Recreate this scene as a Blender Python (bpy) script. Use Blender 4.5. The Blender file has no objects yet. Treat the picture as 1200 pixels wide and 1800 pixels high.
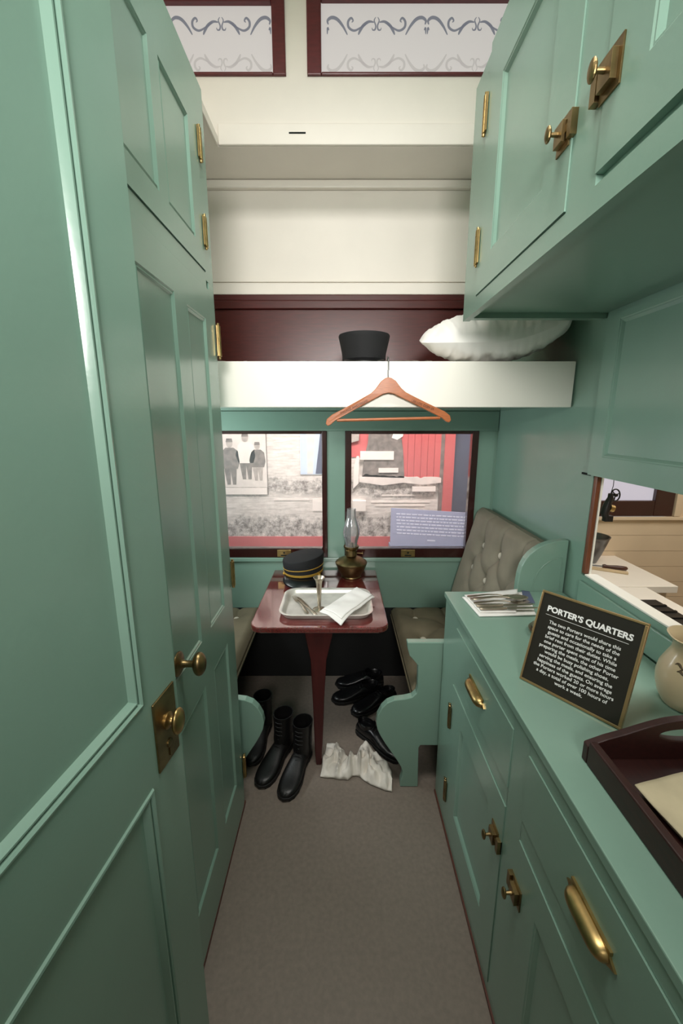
import bpy, math, random
from mathutils import Vector, Matrix, noise
C = bpy.context.scene.collection
PI = math.pi
R = math.radians

# ------------------------------------------------------------------ materials
def lin(c):
    def f(x):
        x /= 255.0
        return x / 12.92 if x <= .04045 else ((x + .055) / 1.055) ** 2.4
    return (f(c[0]), f(c[1]), f(c[2]), 1)

def mat(name, rgb, rough=.5, metal=0, bump=0, bscale=40, vary=0, vscale=6, spec=.5, coat=0, stretch=None):
    m = bpy.data.materials.new(name); m.use_nodes = True
    nt = m.node_tree; b = nt.nodes['Principled BSDF']
    col = lin(rgb)
    b.inputs['Base Color'].default_value = col
    b.inputs['Roughness'].default_value = rough
    b.inputs['Metallic'].default_value = metal
    b.inputs['Specular IOR Level'].default_value = spec
    b.inputs['Coat Weight'].default_value = coat
    b.inputs['Coat Roughness'].default_value = .12
    tc = nt.nodes.new('ShaderNodeTexCoord'); src = tc.outputs['Object']
    if stretch:
        mp = nt.nodes.new('ShaderNodeMapping'); mp.inputs['Scale'].default_value = stretch
        nt.links.new(src, mp.inputs['Vector']); src = mp.outputs['Vector']
    if vary:
        n = nt.nodes.new('ShaderNodeTexNoise'); n.inputs['Scale'].default_value = vscale
        n.inputs['Detail'].default_value = 6
        nt.links.new(src, n.inputs['Vector'])
        r = nt.nodes.new('ShaderNodeValToRGB')
        r.color_ramp.elements[0].position = .3; r.color_ramp.elements[1].position = .7
        r.color_ramp.elements[0].color = tuple(c * (1 - vary) for c in col[:3]) + (1,)
        r.color_ramp.elements[1].color = tuple(min(1, c * (1 + vary)) for c in col[:3]) + (1,)
        nt.links.new(n.outputs['Fac'], r.inputs['Fac'])
        nt.links.new(r.outputs['Color'], b.inputs['Base Color'])
    if bump:
        n = nt.nodes.new('ShaderNodeTexNoise'); n.inputs['Scale'].default_value = bscale
        n.inputs['Detail'].default_value = 4
        nt.links.new(src, n.inputs['Vector'])
        bp = nt.nodes.new('ShaderNodeBump'); bp.inputs['Strength'].default_value = bump
        bp.inputs['Distance'].default_value = .002
        nt.links.new(n.outputs['Fac'], bp.inputs['Height'])
        nt.links.new(bp.outputs['Normal'], b.inputs['Normal'])
    return m

def glass(name, tint=(255, 255, 255), refl=1.0, haze=0.0):
    m = bpy.data.materials.new(name); m.use_nodes = True
    nt = m.node_tree; nt.nodes.clear()
    out = nt.nodes.new('ShaderNodeOutputMaterial')
    t = nt.nodes.new('ShaderNodeBsdfTransparent'); t.inputs['Color'].default_value = lin(tint)
    g = nt.nodes.new('ShaderNodeBsdfGlossy'); g.inputs['Roughness'].default_value = .03
    fr = nt.nodes.new('ShaderNodeFresnel'); fr.inputs['IOR'].default_value = 1.45
    mx = nt.nodes.new('ShaderNodeMixShader')
    ml = nt.nodes.new('ShaderNodeMath'); ml.operation = 'MULTIPLY'; ml.inputs[1].default_value = refl
    nt.links.new(fr.outputs[0], ml.inputs[0]); nt.links.new(ml.outputs[0], mx.inputs[0])
    nt.links.new(t.outputs[0], mx.inputs[1]); nt.links.new(g.outputs[0], mx.inputs[2])
    last = mx.outputs[0]
    if haze:
        d = nt.nodes.new('ShaderNodeBsdfDiffuse'); d.inputs['Color'].default_value = lin((225, 225, 228))
        m2 = nt.nodes.new('ShaderNodeMixShader'); m2.inputs[0].default_value = haze
        nt.links.new(last, m2.inputs[1]); nt.links.new(d.outputs[0], m2.inputs[2]); last = m2.outputs[0]
    nt.links.new(last, out.inputs['Surface'])
    return m

def emit(name, rgb, s):
    m = bpy.data.materials.new(name); m.use_nodes = True
    b = m.node_tree.nodes['Principled BSDF']
    b.inputs['Base Color'].default_value = lin([c * .55 for c in rgb])
    b.inputs['Emission Color'].default_value = lin(rgb)
    b.inputs['Emission Strength'].default_value = s
    b.inputs['Roughness'].default_value = .4
    return m

GREEN = mat('green_gloss_paint', (130, 161, 146), .25, bump=.10, bscale=90, vary=.04, vscale=3, coat=.15)
CREAM = mat('cream_paint', (232, 226, 216), .38, bump=.06, bscale=60, vary=.03, vscale=4)
WHITE = mat('white_paint', (240, 238, 228), .35, bump=.05, bscale=60)
GCREAM = mat('galley_cream_paint', (222, 200, 170), .4, vary=.04, vscale=5)
MAHOG = mat('mahogany', (66, 22, 22), .3, vary=.2, vscale=5, coat=.2, stretch=(12, 12, 1))
MAHOGV = mat('mahogany_panel', (70, 20, 16), .35, vary=.2, vscale=6, stretch=(2, 20, 20))
REDFRAME = mat('dark_red_frame', (88, 28, 32), .3, vary=.2, vscale=8, stretch=(3, 12, 12))
DARKF = mat('dark_window_frame', (52, 20, 18), .16, vary=.2, vscale=10, coat=.6)
TABLE = mat('table_mahogany', (100, 38, 36), .16, vary=.22, vscale=7, coat=.7, stretch=(16, 2, 16))
TRAYW = mat('tray_mahogany', (46, 17, 14), .5, vary=.25, vscale=8, stretch=(14, 3, 14))
BRASS = mat('aged_brass', (176, 150, 100), .36, metal=1, vary=.25, vscale=30)
BRASSD = mat('dark_brass', (138, 118, 82), .38, metal=1, vary=.35, vscale=25)
SILVER = mat('tarnished_silver', (172, 160, 142), .32, metal=.9, vary=.15, vscale=20)
SILVERT = mat('tray_silver', (226, 222, 214), .36, metal=.55, vary=.16, vscale=14)
STEEL = mat('grey_steel', (120, 120, 122), .35, metal=1)
FLOOR = mat('grey_brown_linoleum', (124, 113, 103), .5, bump=.12, bscale=160, vary=.10, vscale=70)
CLOTH = mat('olive_upholstery', (134, 127, 110), .75, bump=.12, bscale=500, vary=.08, vscale=12)
SEATCL = mat('olive_seat_upholstery', (112, 103, 82), .75, bump=.12, bscale=500, vary=.1, vscale=12)
BUTTON = mat('button_linen', (212, 203, 186), .6)
LINEN = mat('white_linen', (238, 236, 232), .8, bump=.25, bscale=60)
RAGM = mat('grey_white_rag', (222, 216, 206), .85, vary=.12, vscale=14, bump=.3, bscale=60)
SHEET = mat('white_sheet', (236, 232, 222), .8, bump=.2, bscale=40)
BLACKF = mat('black_felt', (17, 18, 21), .8, bump=.1, bscale=300)
BLACKL = mat('black_leather', (12, 12, 14), .28, bump=.15, bscale=120)
BOOTL = mat('worn_black_leather', (17, 16, 16), .42, bump=.2, bscale=120)
SOLE = mat('shoe_sole', (12, 11, 10), .6)
GOLD = mat('gold_braid', (190, 150, 62), .5, metal=.4, bump=.5, bscale=400)
HANGW = mat('hanger_wood', (172, 100, 56), .35, vary=.18, vscale=10, stretch=(4, 30, 30))
INK = mat('brown_ink', (110, 62, 34), .6)
SIGNB = mat('sign_black', (38, 34, 28), .4)
SIGNG = mat('sign_gold_frame', (178, 148, 104), .32, metal=.7)
LETTER = mat('white_letters', (246, 246, 244), .6)
JUGM = mat('cream_glaze', (206, 188, 152), .3, vary=.12, vscale=8, coat=.3)
JUGD = mat('brown_transfer', (92, 78, 58), .5)
PAPER = mat('tan_linen', (192, 180, 150), .8, vary=.2, vscale=9, bump=.2, bscale=50)
BLUE = mat('blue_cloth_border', (86, 94, 120), .8)
BLACKI = mat('black_iron', (20, 18, 18), .45, bump=.2, bscale=80)
GWOOD = mat('pale_counter', (240, 232, 220), .3, vary=.03)
HWOOD = mat('dark_handle_wood', (70, 36, 22), .4, vary=.2, vscale=20)
JAMBW = mat('brown_jamb_wood', (112, 64, 40), .35, vary=.25, vscale=10, stretch=(20, 20, 2))
DARK = mat('dark_gap', (14, 20, 18), .9)
PANE = glass('window_glass', (252, 250, 250), .8, .07)
CHIM = glass('lamp_chimney_glass', (242, 244, 244), 1.6, .18)
FROST = emit('frosted_glass', (236, 230, 226), .50)
FROSTG = emit('pale_glass', (226, 220, 232), .55)
ETCH = emit('etched_grey', (150, 152, 164), .40)
ETCHL = emit('etched_pale', (222, 216, 212), .44)
REDP = mat('coral_red_board', (214, 108, 108), .6)
NAVY = mat('slate_blue_panel', (92, 98, 118), .6)
PINK = mat('pink_strip', (232, 170, 176), .6)
CARD = mat('caption_card', (250, 240, 232), .6)
PRINTD = mat('print_dark', (132, 124, 118), .7, vary=.35, vscale=26)
PRINTM = mat('print_mid', (186, 176, 168), .7, vary=.2, vscale=26)
PRINTL = mat('print_light', (236, 226, 218), .7, vary=.08, vscale=20)
PRINTB = mat('print_pale_blue', (205, 220, 238), .7)
PLAC = mat('grey_placard', (150, 154, 178), .5)
PLACT = mat('placard_text', (204, 206, 222), .6)
BASEB = mat('red_brown_base', (92, 52, 42), .5)

_tb = TABLE.node_tree.nodes['Principled BSDF']; _tb.inputs['Coat Weight'].default_value = 1; _tb.inputs['Coat IOR'].default_value = 1.9; _tb.inputs['Coat Roughness'].default_value = .08
def mural_mat():
    m = bpy.data.materials.new('garden_photo_print'); m.use_nodes = True
    nt = m.node_tree; b = nt.nodes['Principled BSDF']; b.inputs['Roughness'].default_value = .6
    tc = nt.nodes.new('ShaderNodeTexCoord')
    def noise_n(scale, detail, rough=.65, st=(1, 1, 1)):
        mp = nt.nodes.new('ShaderNodeMapping'); mp.inputs['Scale'].default_value = st
        nt.links.new(tc.outputs['Object'], mp.inputs['Vector'])
        n = nt.nodes.new('ShaderNodeTexNoise'); n.inputs['Scale'].default_value = scale
        n.inputs['Detail'].default_value = detail; n.inputs['Roughness'].default_value = rough
        nt.links.new(mp.outputs['Vector'], n.inputs['Vector']); return n.outputs['Fac']
    leaf = nt.nodes.new('ShaderNodeValToRGB'); e = leaf.color_ramp.elements
    e[0].position = .40; e[0].color = lin((104, 97, 92)); e[1].position = .62; e[1].color = lin((244, 236, 228))
    nt.links.new(noise_n(20, 9, .82), leaf.inputs['Fac'])
    pale = nt.nodes.new('ShaderNodeValToRGB'); e = pale.color_ramp.elements
    e[0].position = .3; e[0].color = lin((206, 196, 188)); e[1].position = .6; e[1].color = lin((250, 242, 234))
    nt.links.new(noise_n(9, 6, .6, (1, 1, 7)), pale.inputs['Fac'])
    sep = nt.nodes.new('ShaderNodeSeparateXYZ'); nt.links.new(tc.outputs['Object'], sep.inputs[0])
    wob = nt.nodes.new('ShaderNodeMath'); wob.operation = 'MULTIPLY_ADD'
    nt.links.new(noise_n(5, 5), wob.inputs[0]); wob.inputs[1].default_value = .30
    zs = nt.nodes.new('ShaderNodeMath'); zs.operation = 'SUBTRACT'; zs.inputs[1].default_value = .55
    nt.links.new(sep.outputs['Z'], zs.inputs[0]); nt.links.new(zs.outputs[0], wob.inputs[2])
    dens = nt.nodes.new('ShaderNodeValToRGB'); dens.color_ramp.interpolation = 'EASE'
    # height above the board's base (0.5): the planting is dense low down, a path in the middle, trees, then sky
    el = dens.color_ramp.elements
    el[0].position = .0; el[0].color = (1, 1, 1, 1); el[1].position = 1; el[1].color = (.12,) * 3 + (1,)
    for p, v in ((.46, 1), (.53, .25), (.60, .15), (.645, .25), (.68, .95), (.76, .9), (.80, .2)):
        k = el.new(p); k.color = (v, v, v, 1)
    nt.links.new(wob.outputs[0], dens.inputs['Fac'])
    mx = nt.nodes.new('ShaderNodeMix'); mx.data_type = 'RGBA'
    nt.links.new(dens.outputs['Color'], mx.inputs['Factor'])
    nt.links.new(pale.outputs['Color'], mx.inputs['A']); nt.links.new(leaf.outputs['Color'], mx.inputs['B'])
    nt.links.new(mx.outputs['Result'], b.inputs['Base Color'])
    return m
MURAL = mural_mat()

# ------------------------------------------------------------------ mesh builder
class MB:
    def __init__(s): s.v = []; s.f = []
    def add(s, vs, fs):
        o = len(s.v); s.v += [Vector(v) for v in vs]; s.f += [tuple(i + o for i in f) for f in fs]; return s
    def box(s, x0, x1, y0, y1, z0, z1):
        vs = [(x, y, z) for z in (z0, z1) for y in (y0, y1) for x in (x0, x1)]
        return s.add(vs, [(0, 2, 3, 1), (4, 5, 7, 6), (0, 1, 5, 4), (2, 6, 7, 3), (0, 4, 6, 2), (1, 3, 7, 5)])
    def rings(s, rings, closed=True, cap0=True, cap1=True, loop=False):
        n = len(rings[0]); vs = [p for r in rings for p in r]; fs = []
        m = len(rings)
        for i in range(m if loop else m - 1):
            for j in range(n if closed else n - 1):
                a, b = i * n + j, i * n + (j + 1) % n
                c, d = ((i + 1) % m) * n + (j + 1) % n, ((i + 1) % m) * n + j
                fs.append((a, b, c, d))
        if cap0 and not loop: fs.append(tuple(range(n - 1, -1, -1)))
        if cap1 and not loop: fs.append(tuple((m - 1) * n + j for j in range(n)))
        return s.add(vs, fs)
    def lathe(s, prof, c=(0, 0, 0), n=32, M=None, sx=1, sy=1, cap0=True, cap1=True):
        rs = []
        for r, z in prof:
            ring = []
            for k in range(n):
                a = 2 * PI * k / n; p = Vector((r * math.cos(a) * sx, r * math.sin(a) * sy, z))
                if M: p = M @ p
                ring.append(p + Vector(c))
            rs.append(ring)
        return s.rings(rs, True, cap0, cap1)
    def tube(s, pts, rad, n=10, loop=False, flat=None):
        pts = [Vector(p) for p in pts]; rs = []; m = len(pts)
        prev = None
        for i, p in enumerate(pts):
            if loop: t = pts[(i + 1) % m] - pts[i - 1]
            else: t = pts[min(i + 1, m - 1)] - pts[max(i - 1, 0)]
            t.normalize()
            ref = flat if flat else (prev if prev else (Vector((0, 0, 1)) if abs(t.z) < .9 else Vector((1, 0, 0))))
            ref = Vector(ref); a = t.cross(ref)
            if a.length < 1e-6: a = t.cross(Vector((0, 1, 0)))
            a.normalize(); b = a.cross(t).normalized(); prev = b
            r = rad[i] if isinstance(rad, (list, tuple)) else rad
            rs.append([p + (a * math.cos(2 * PI * k / n) + b * math.sin(2 * PI * k / n)) * r for k in range(n)])
        return s.rings(rs, True, True, True, loop)
    def cyl(s, p0, p1, r0, r1=None, n=20):
        return s.tube([p0, p1], [r0, r0 if r1 is None else r1], n)
    def prism(s, poly, fn, d0, d1):
        n = len(poly); vs = [fn(a, b, d0) for a, b in poly] + [fn(a, b, d1) for a, b in poly]
        fs = [tuple(range(n - 1, -1, -1)), tuple(range(n, 2 * n))]
        fs += [(i, (i + 1) % n, n + (i + 1) % n, n + i) for i in range(n)]
        return s.add(vs, fs)
    def grid(s, fn, nu, nv):
        vs = [fn(i / nu, j / nv) for j in range(nv + 1) for i in range(nu + 1)]
        fs = [(j * (nu + 1) + i, j * (nu + 1) + i + 1, (j + 1) * (nu + 1) + i + 1, (j + 1) * (nu + 1) + i) for j in range(nv) for i in range(nu)]
        return s.add(vs, fs)
    def ell(s, c, rx, ry, rz, n=20, m=12, M=None):
        rs = []
        for i in range(1, m):
            t = PI * i / m; ring = []
            for k in range(n):
                a = 2 * PI * k / n
                p = Vector((rx * math.sin(t) * math.cos(a), ry * math.sin(t) * math.sin(a), -rz * math.cos(t)))
                if M: p = M @ p
                ring.append(p + Vector(c))
            rs.append(ring)
        return s.rings(rs)
    def xf(s, M):
        s.v = [M @ v for v in s.v]; return s

ROOTLOC = {}
def obj(name, mb, m, parent=None, smooth=None, bevel=0, solid=0, sub=0):
    loc = Vector((0, 0, 0))
    if parent:
        p = parent
        while p.parent: p = p.parent
        off = p.location.copy()
    else:
        xs = [v.x for v in mb.v]; ys = [v.y for v in mb.v]; zs = [v.z for v in mb.v]
        off = Vector(((min(xs) + max(xs)) / 2, (min(ys) + max(ys)) / 2, min(zs))); loc = off
    me = bpy.data.meshes.new(name)
    me.from_pydata([v - off for v in mb.v], [], mb.f); me.validate(); me.update()
    import bmesh
    bm = bmesh.new(); bm.from_mesh(me); bmesh.ops.recalc_face_normals(bm, faces=bm.faces); bm.to_mesh(me); bm.free()
    if smooth is not None:
        me.polygons.foreach_set('use_smooth', [True] * len(me.polygons))
        me.set_sharp_from_angle(angle=R(smooth))
    me.materials.append(m)
    o = bpy.data.objects.new(name, me); C.objects.link(o); o.location = loc
    if parent: o.parent = parent
    if solid:
        k = o.modifiers.new('thickness', 'SOLIDIFY'); k.thickness = solid; k.offset = 1
    if bevel:
        k = o.modifiers.new('bevel', 'BEVEL'); k.width = bevel; k.segments = 2; k.limit_method = 'ANGLE'; k.angle_limit = R(40)
        k.harden_normals = False
    if sub:
        k = o.modifiers.new('sub', 'SUBSURF'); k.levels = sub; k.render_levels = sub
    return o
def thing(name, label, cat, loc, group=None):
    o = bpy.data.objects.new(name, None); C.objects.link(o); o.location = loc
    o.empty_display_size = .05
    return tag(o, label, cat, group)
def tag(o, label, cat, group=None, kind=None):
    if label: o['label'] = label
    if cat: o['category'] = cat
    if group: o['group'] = group
    if kind: o['kind'] = kind
    return o
def struct(name, mb, m, parent=None, label=None, **k):
    o = obj(name, mb, m, parent, **k)
    if not parent: o['kind'] = 'structure'
    if label: o['label'] = label
    return o
def dup(root, loc, rz, label, parts=True):
    r = root.copy(); C.objects.link(r); r.location = loc; r.rotation_euler = (0, 0, rz); r['label'] = label
    for ch in list(root.children):
        c = ch.copy(); C.objects.link(c); c.parent = r
        for g in list(ch.children):
            d = g.copy(); C.objects.link(d); d.parent = c
    return r
def text(name, s, size, M, m, parent, bold=0, align='CENTER', ext=.0004, spacing=1.0, line=1.0):
    cu = bpy.data.curves.new(name, 'FONT'); cu.body = s; cu.size = size; cu.align_x = align; cu.align_y = 'CENTER'
    cu.offset = bold; cu.extrude = ext; cu.space_character = spacing; cu.space_line = line; cu.resolution_u = 3
    t = bpy.data.objects.new(name, cu); C.objects.link(t)
    dg = bpy.context.evaluated_depsgraph_get(); dg.update()
    me = bpy.data.meshes.new_from_object(t.evaluated_get(dg))
    bpy.data.objects.remove(t); 
    p = parent
    while p.parent: p = p.parent
    me.transform(Matrix.Translation(-p.location) @ M); me.materials.clear(); me.materials.append(m); me.name = name
    o = bpy.data.objects.new(name, me); C.objects.link(o); o.parent = parent
    return o

MOULD = [(0, 0), (.002, .004), (.006, .005), (.009, .002), (.010, -.003), (.012, -.003), (.014, .001), (.017, .001), (.021, -.005), (.024, -.011)]
MOULDS = [(0, 0), (.003, -.002), (.006, -.002), (.012, -.007), (.014, -.009)]
def slab(P, U, V, N, w, h, t, panels=(), prof=MOULDS):
    """panelled board: P lower corner, U across, V up, N out of the face"""
    P, U, V, N = Vector(P), Vector(U).normalized(), Vector(V).normalized(), Vector(N).normalized()
    mb = MB(); q = lambda a, b, d=0: P + U * a + V * b + N * d
    us = sorted({0, w} | {x for p in panels for x in p[:2]}); vs = sorted({0, h} | {x for p in panels for x in p[2:]})
    for i in range(len(us) - 1):
        for j in range(len(vs) - 1):
            ca, cb = (us[i] + us[i + 1]) / 2, (vs[j] + vs[j + 1]) / 2
            if any(p[0] < ca < p[1] and p[2] < cb < p[3] for p in panels): continue
            mb.add([q(us[i], vs[j]), q(us[i + 1], vs[j]), q(us[i + 1], vs[j + 1]), q(us[i], vs[j + 1])], [(0, 1, 2, 3)])
    for p in panels:
        rs = []
        for o, d in prof:
            rs.append([q(p[0] + o, p[2] + o, d), q(p[1] - o, p[2] + o, d), q(p[1] - o, p[3] - o, d), q(p[0] + o, p[3] - o, d)])
        mb.rings(rs, True, False, True)
    a = [q(0, 0), q(w, 0), q(w, h), q(0, h)]; b = [q(0, 0, -t), q(w, 0, -t), q(w, h, -t), q(0, h, -t)]
    mb.rings([a, b], True, False, True)
    return mb

# ------------------------------------------------------------------ room shell
XW, YB = .89, 2.37
struct('floor', MB().box(-1.14, .93, -1.3, 2.43, -.04, 0), FLOOR)
# wall with the two windows
w = MB()
w.box(-1.12, .89, YB, YB + .06, 0, .79)
w.box(-1.12, .89, YB, YB + .06, 1.553, 1.72)
for a, b in ((-1.12, -.85), (-.083, .02), (.781, .89)): w.box(a, b, YB, YB + .06, .79, 1.553)
struct('wall_back', w, GREEN)
struct('trim_1', MB().box(-1.06, .886, YB - .010, YB, 1.551, 1.66).box(-.083, .02, YB - .006, YB, .80, 1.5505)
       .box(.781, .874, YB - .006, YB, .80, 1.5505), GREEN, bevel=.0015)
struct('trim_2', MB().box(-1.06, .886, YB - .018, YB, .775, .80), GREEN, bevel=.004, label='green window sill strip')
u = MB().box(-1.12, .93, YB, YB + .06, 1.72, 2.9)
struct('wall_back_upper', u, CREAM)
struct('trim_3', MB().box(-1.06, .888, YB - .016, YB, 1.80, 2.185).box(-1.06, .888, YB - .03, YB, 2.185, 2.225).box(-1.06, .888, YB - .022, YB, 2.225, 2.255), MAHOGV, bevel=.004,
       label='dark red-brown board along the wall above the bunk')
struct('trim_4', MB().box(-1.06, .888, YB - .02, YB, 2.256, 2.312).box(-1.06, .888, YB - .012, YB, 2.318, 2.325), CREAM, bevel=.004, label='cream moulding above the dark board')
struct('trim_5', MB().box(-1.06, .888, YB - .03, YB, 2.742, 2.778), CREAM, bevel=.006, label='cream moulding under the low ceiling')
struct('ceiling', MB().box(-1.12, .93, 2.10, 2.43, 2.78, 2.80).box(-1.12, -.545, .6, 2.10, 2.78, 2.80), CREAM)
struct('trim_6', MB().box(-.545, -.537, .6, 2.085, 2.775, 2.812), CREAM, bevel=.002, label='cream edge strip of the low ceiling on the left')
# raised clerestory
cw = MB()
cw.box(-1.12, 1.2, 2.10, 2.16, 2.80, 3.036)
cw.box(-1.12, 1.2, 2.10, 2.16, 3.33, 3.56)
for a, b in ((-1.12, -1.08), (-.235, -.145), (1.0, 1.2)): cw.box(a, b, 2.10, 2.16, 3.036, 3.33)
struct('wall_back_clerestory', cw, CREAM)
struct('trim_7', MB().box(-.536, .93, 2.086, 2.10, 2.781, 2.862), CREAM, bevel=.004, label='cream fascia board with a small dark slot')
struct('trim_8', MB().box(-.228, -.155, 2.0845, 2.0875, 2.821, 2.827), DARK, label='small dark slot in the fascia')
struct('ceiling_clerestory', MB().box(-1.12, 1.2, -1.3, 2.16, 3.56, 3.60), CREAM)
struct('wall_left', MB().box(-1.14, -1.075, -1.3, 2.43, 0, 3.56), CREAM)
struct('wall_left_jamb', MB().box(-1.06, -.46, -.2, .17, 0, 3.0), GREEN)
struct('wall_front', MB().box(-1.12, 1.0, -1.36, -1.3, 0, 3.56), CREAM)
rw = MB()
rw.box(XW, XW + .024, 1.44, 2.43, 0, 2.80)
rw.box(XW, XW + .024, .20, 1.44, 0, 1.0495)
rw.box(XW, XW + .024, .20, 1.44, 1.415, 2.80)
rw.box(XW, XW + .024, -1.3, .20, 0, 2.80)
rw.box(XW + .024, XW + .3, -1.3, 2.16, 2.80, 3.56)
struct('wall_right', rw, GREEN)
struct('trim_9', MB().box(XW + .001, XW + .0175, 1.420, 1.4395, 1.055, 1.415), JAMBW, bevel=.003, label='brown wooden jamb of the pass-through opening')
struct('trim_10', MB().box(XW + .0175, XW + .0245, 1.418, 1.4395, 1.055, 1.415), WHITE, label='white edge of the pass-through opening')
struct('trim_11', MB().box(XW + .0005, XW + .046, .20, 1.4175, 1.0498, 1.0565), WHITE, bevel=.002, label='white sill of the pass-through opening')
struct('trim_12', MB().box(XW - .010, XW, .20, 1.43, .942, 1.028), GREEN, bevel=.003, label='green rail under the pass-through opening')
struct('trim_13', MB().box(XW - .004, XW, 1.456, 1.508, 1.413, 1.420), DARK, label='short dark groove in the green wall')
struct('trim_shade', MB().box(-1.0, .79, YB - .014, YB - .001, .0, .47), mat('shade_black', (10, 10, 10), .7), label='added black panel standing in for shade low on the wall under the table')  # added sheet: the deep shade under the table, done as black colour
# windows
def window(n, x0, x1, g0, g1, z0, z1, h0, h1, m, pm, y=YB, lift=None, dpt=.035):
    fr = MB()
    fr.box(x0, g0, y - .012, y + dpt, z0, z1); fr.box(g1, x1, y - .012, y + dpt, z0, z1)
    fr.box(g0, g1, y - .012, y + dpt, z0, h0); fr.box(g0, g1, y - .012, y + dpt, h1, z1)
    o = struct(n, fr, m, bevel=.004)
    p = obj('pane', MB().box(g0 - .003, g1 + .003, y + .012, y + .017, h0 - .003, h1 + .003), pm, o)
    return o
wl = window('window_1', -.85, -.083, -.82, -.113, .80, 1.553, .858, 1.534, DARKF, PANE)
wr = window('window_2', .02, .781, .057, .743, .80, 1.553, .858, 1.534, DARKF, PANE)
for o, x in ((wl, -.345), (wr, .40)):
    lp = obj('lift_plate', MB().box(x - .042, x + .042, YB - .0155, YB - .012, .806, .850), BRASS, o, bevel=.002)
    lp['label'] = 'small brass lift plate'
    obj('finger_slot', MB().box(x - .02, x + .02, YB - .017, YB - .0152, .812, .819).cyl((x, YB - .017, .832), (x, YB - .0152, .832), .006), DARK, lp)
YC = 2.10
wcl = window('window_3', -1.08, -.235, -1.04, -.29, 3.036, 3.33, 3.047, 3.288, REDFRAME, FROST, YC)
wcr = window('window_4', -.145, .90, -.085, .85, 3.036, 3.33, 3.047, 3.296, REDFRAME, FROST, YC)
def ribbon(mb, pts, w0, X, sx, Z, sz, y):
    P = []
    # Catmull-Rom through the points
    q = [pts[0]] + list(pts) + [pts[-1]]
    for i in range(1, len(q) - 2):
        for k in range(6):
            t = k / 6
            f = lambda a: .5 * (2 * q[i][a] + (q[i + 1][a] - q[i - 1][a]) * t + (2 * q[i - 1][a] - 5 * q[i][a] + 4 * q[i + 1][a] - q[i + 2][a]) * t * t + (3 * q[i][a] - q[i - 1][a] - 3 * q[i + 1][a] + q[i + 2][a]) * t ** 3)
            P.append((X + sx * f(0), Z + sz * f(1)))
    P.append((X + sx * pts[-1][0], Z + sz * pts[-1][1]))
    n = len(P); L = []; Rr = []
    for i, (a, b) in enumerate(P):
        ta = P[min(i + 1, n - 1)][0] - P[max(i - 1, 0)][0]; tb = P[min(i + 1, n - 1)][1] - P[max(i - 1, 0)][1]
        l = math.hypot(ta, tb) or 1; s = i / (n - 1); wd = w0 * (.35 + .9 * math.sin(PI * s) ** .8) / 2
        L.append(Vector((a - tb / l * wd, y, b + ta / l * wd))); Rr.append(Vector((a + tb / l * wd, y, b - ta / l * wd)))
    mb.rings([L, Rr], False, False, False)
HALF = [([(8, -120), (22, -150), (8, -195), (14, -228), (34, -232), (42, -212)], 12),
        ([(25, -165), (70, -160), (120, -195), (150, -245), (162, -275)], 22),
        ([(80, -165), (140, -210), (200, -238), (248, -210), (254, -160), (228, -128), (210, -150), (222, -166)], 18),
        ([(260, -275), (300, -200), (350, -140), (400, -124), (436, -150), (430, -185)], 24),
        ([(425, -235), (436, -215), (440, -270)], 14)]
def etch(o, cs, lim):
    for nm, m, sgn, zz, rows in (('etched_scrollwork', ETCH, 1, 3.297, HALF[:]), ('faint_scrollwork', ETCHL, -1, 3.016, HALF[:4])):
        mb = MB()
        for c in cs:
            for s in (1, -1):
                for pts, wd in rows:
                    xs = [c + s * .00047 * p[0] for p in pts]
                    if min(xs) < lim[0] + .004 or max(xs) > lim[1] - .004: continue
                    ribbon(mb, pts, wd * .00042, c, s * .00047, zz, sgn * .00039, YC + .0113)
        obj(nm, mb, m, o)
etch(wcl, (-.504, -.924), (-1.04, -.29)); etch(wcr, (.147, .567), (-.085, .85))

# ------------------------------------------------------------------ near door
dv = Vector((.1007, 1.024, 0)).normalized(); dn = Vector((dv.y, -dv.x, 0))
E0 = Vector((-.3495, .768, 0)); DW = .60
hinge_pt = E0 - dv * DW
DH = 2.36
sl = slab(hinge_pt + Vector((0, 0, .006)), dv, (0, 0, 1), dn, DW, DH, .036,
          [(.115, DW - .116, 1.09, DH - .12), (.115, DW - .116, .12, .91)], MOULD)
door = struct('door_1', sl, GREEN, smooth=20)
door['label'] = 'open green panelled door close on the left with a brass knob and lock plate'
def on_door(s, z, d=0): return E0 - dv * s + dn * d + Vector((0, 0, z))
def door_prism(poly, d0, d1): return MB().prism(poly, lambda a, b, d: on_door(a, b, d), d0, d1)
pl = obj('lock_plate', door_prism([(.016, .922), (.094, .926), (.094, 1.078), (.016, 1.078)], .0002, .0042), BRASSD, door, bevel=.0012)
kc = on_door(.050, 1.012)
Mk = Matrix((dv, Vector((0, 0, 1)), dn)).transposed()
kn = MB().lathe([(.017, .0042), (.017, .007), (.010, .010), (.0075, .014), (.0075, .016), (.011, .019)], kc, 24, Mk)
kn.ell(kc + dn * .026, .021, .028, .0095, 24, 12, Mk)
obj('knob', kn, BRASS, door, smooth=40)
obj('keyhole_cover', MB().lathe([(.009, .0042), (.009, .006), (.004, .007)], on_door(.052, .962), 16, Mk).prism([(.048, .935), (.056, .935), (.055, .962), (.049, .962)], lambda a, b, d: on_door(a, b, d), .0042, .0062), BRASSD, door)

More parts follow.
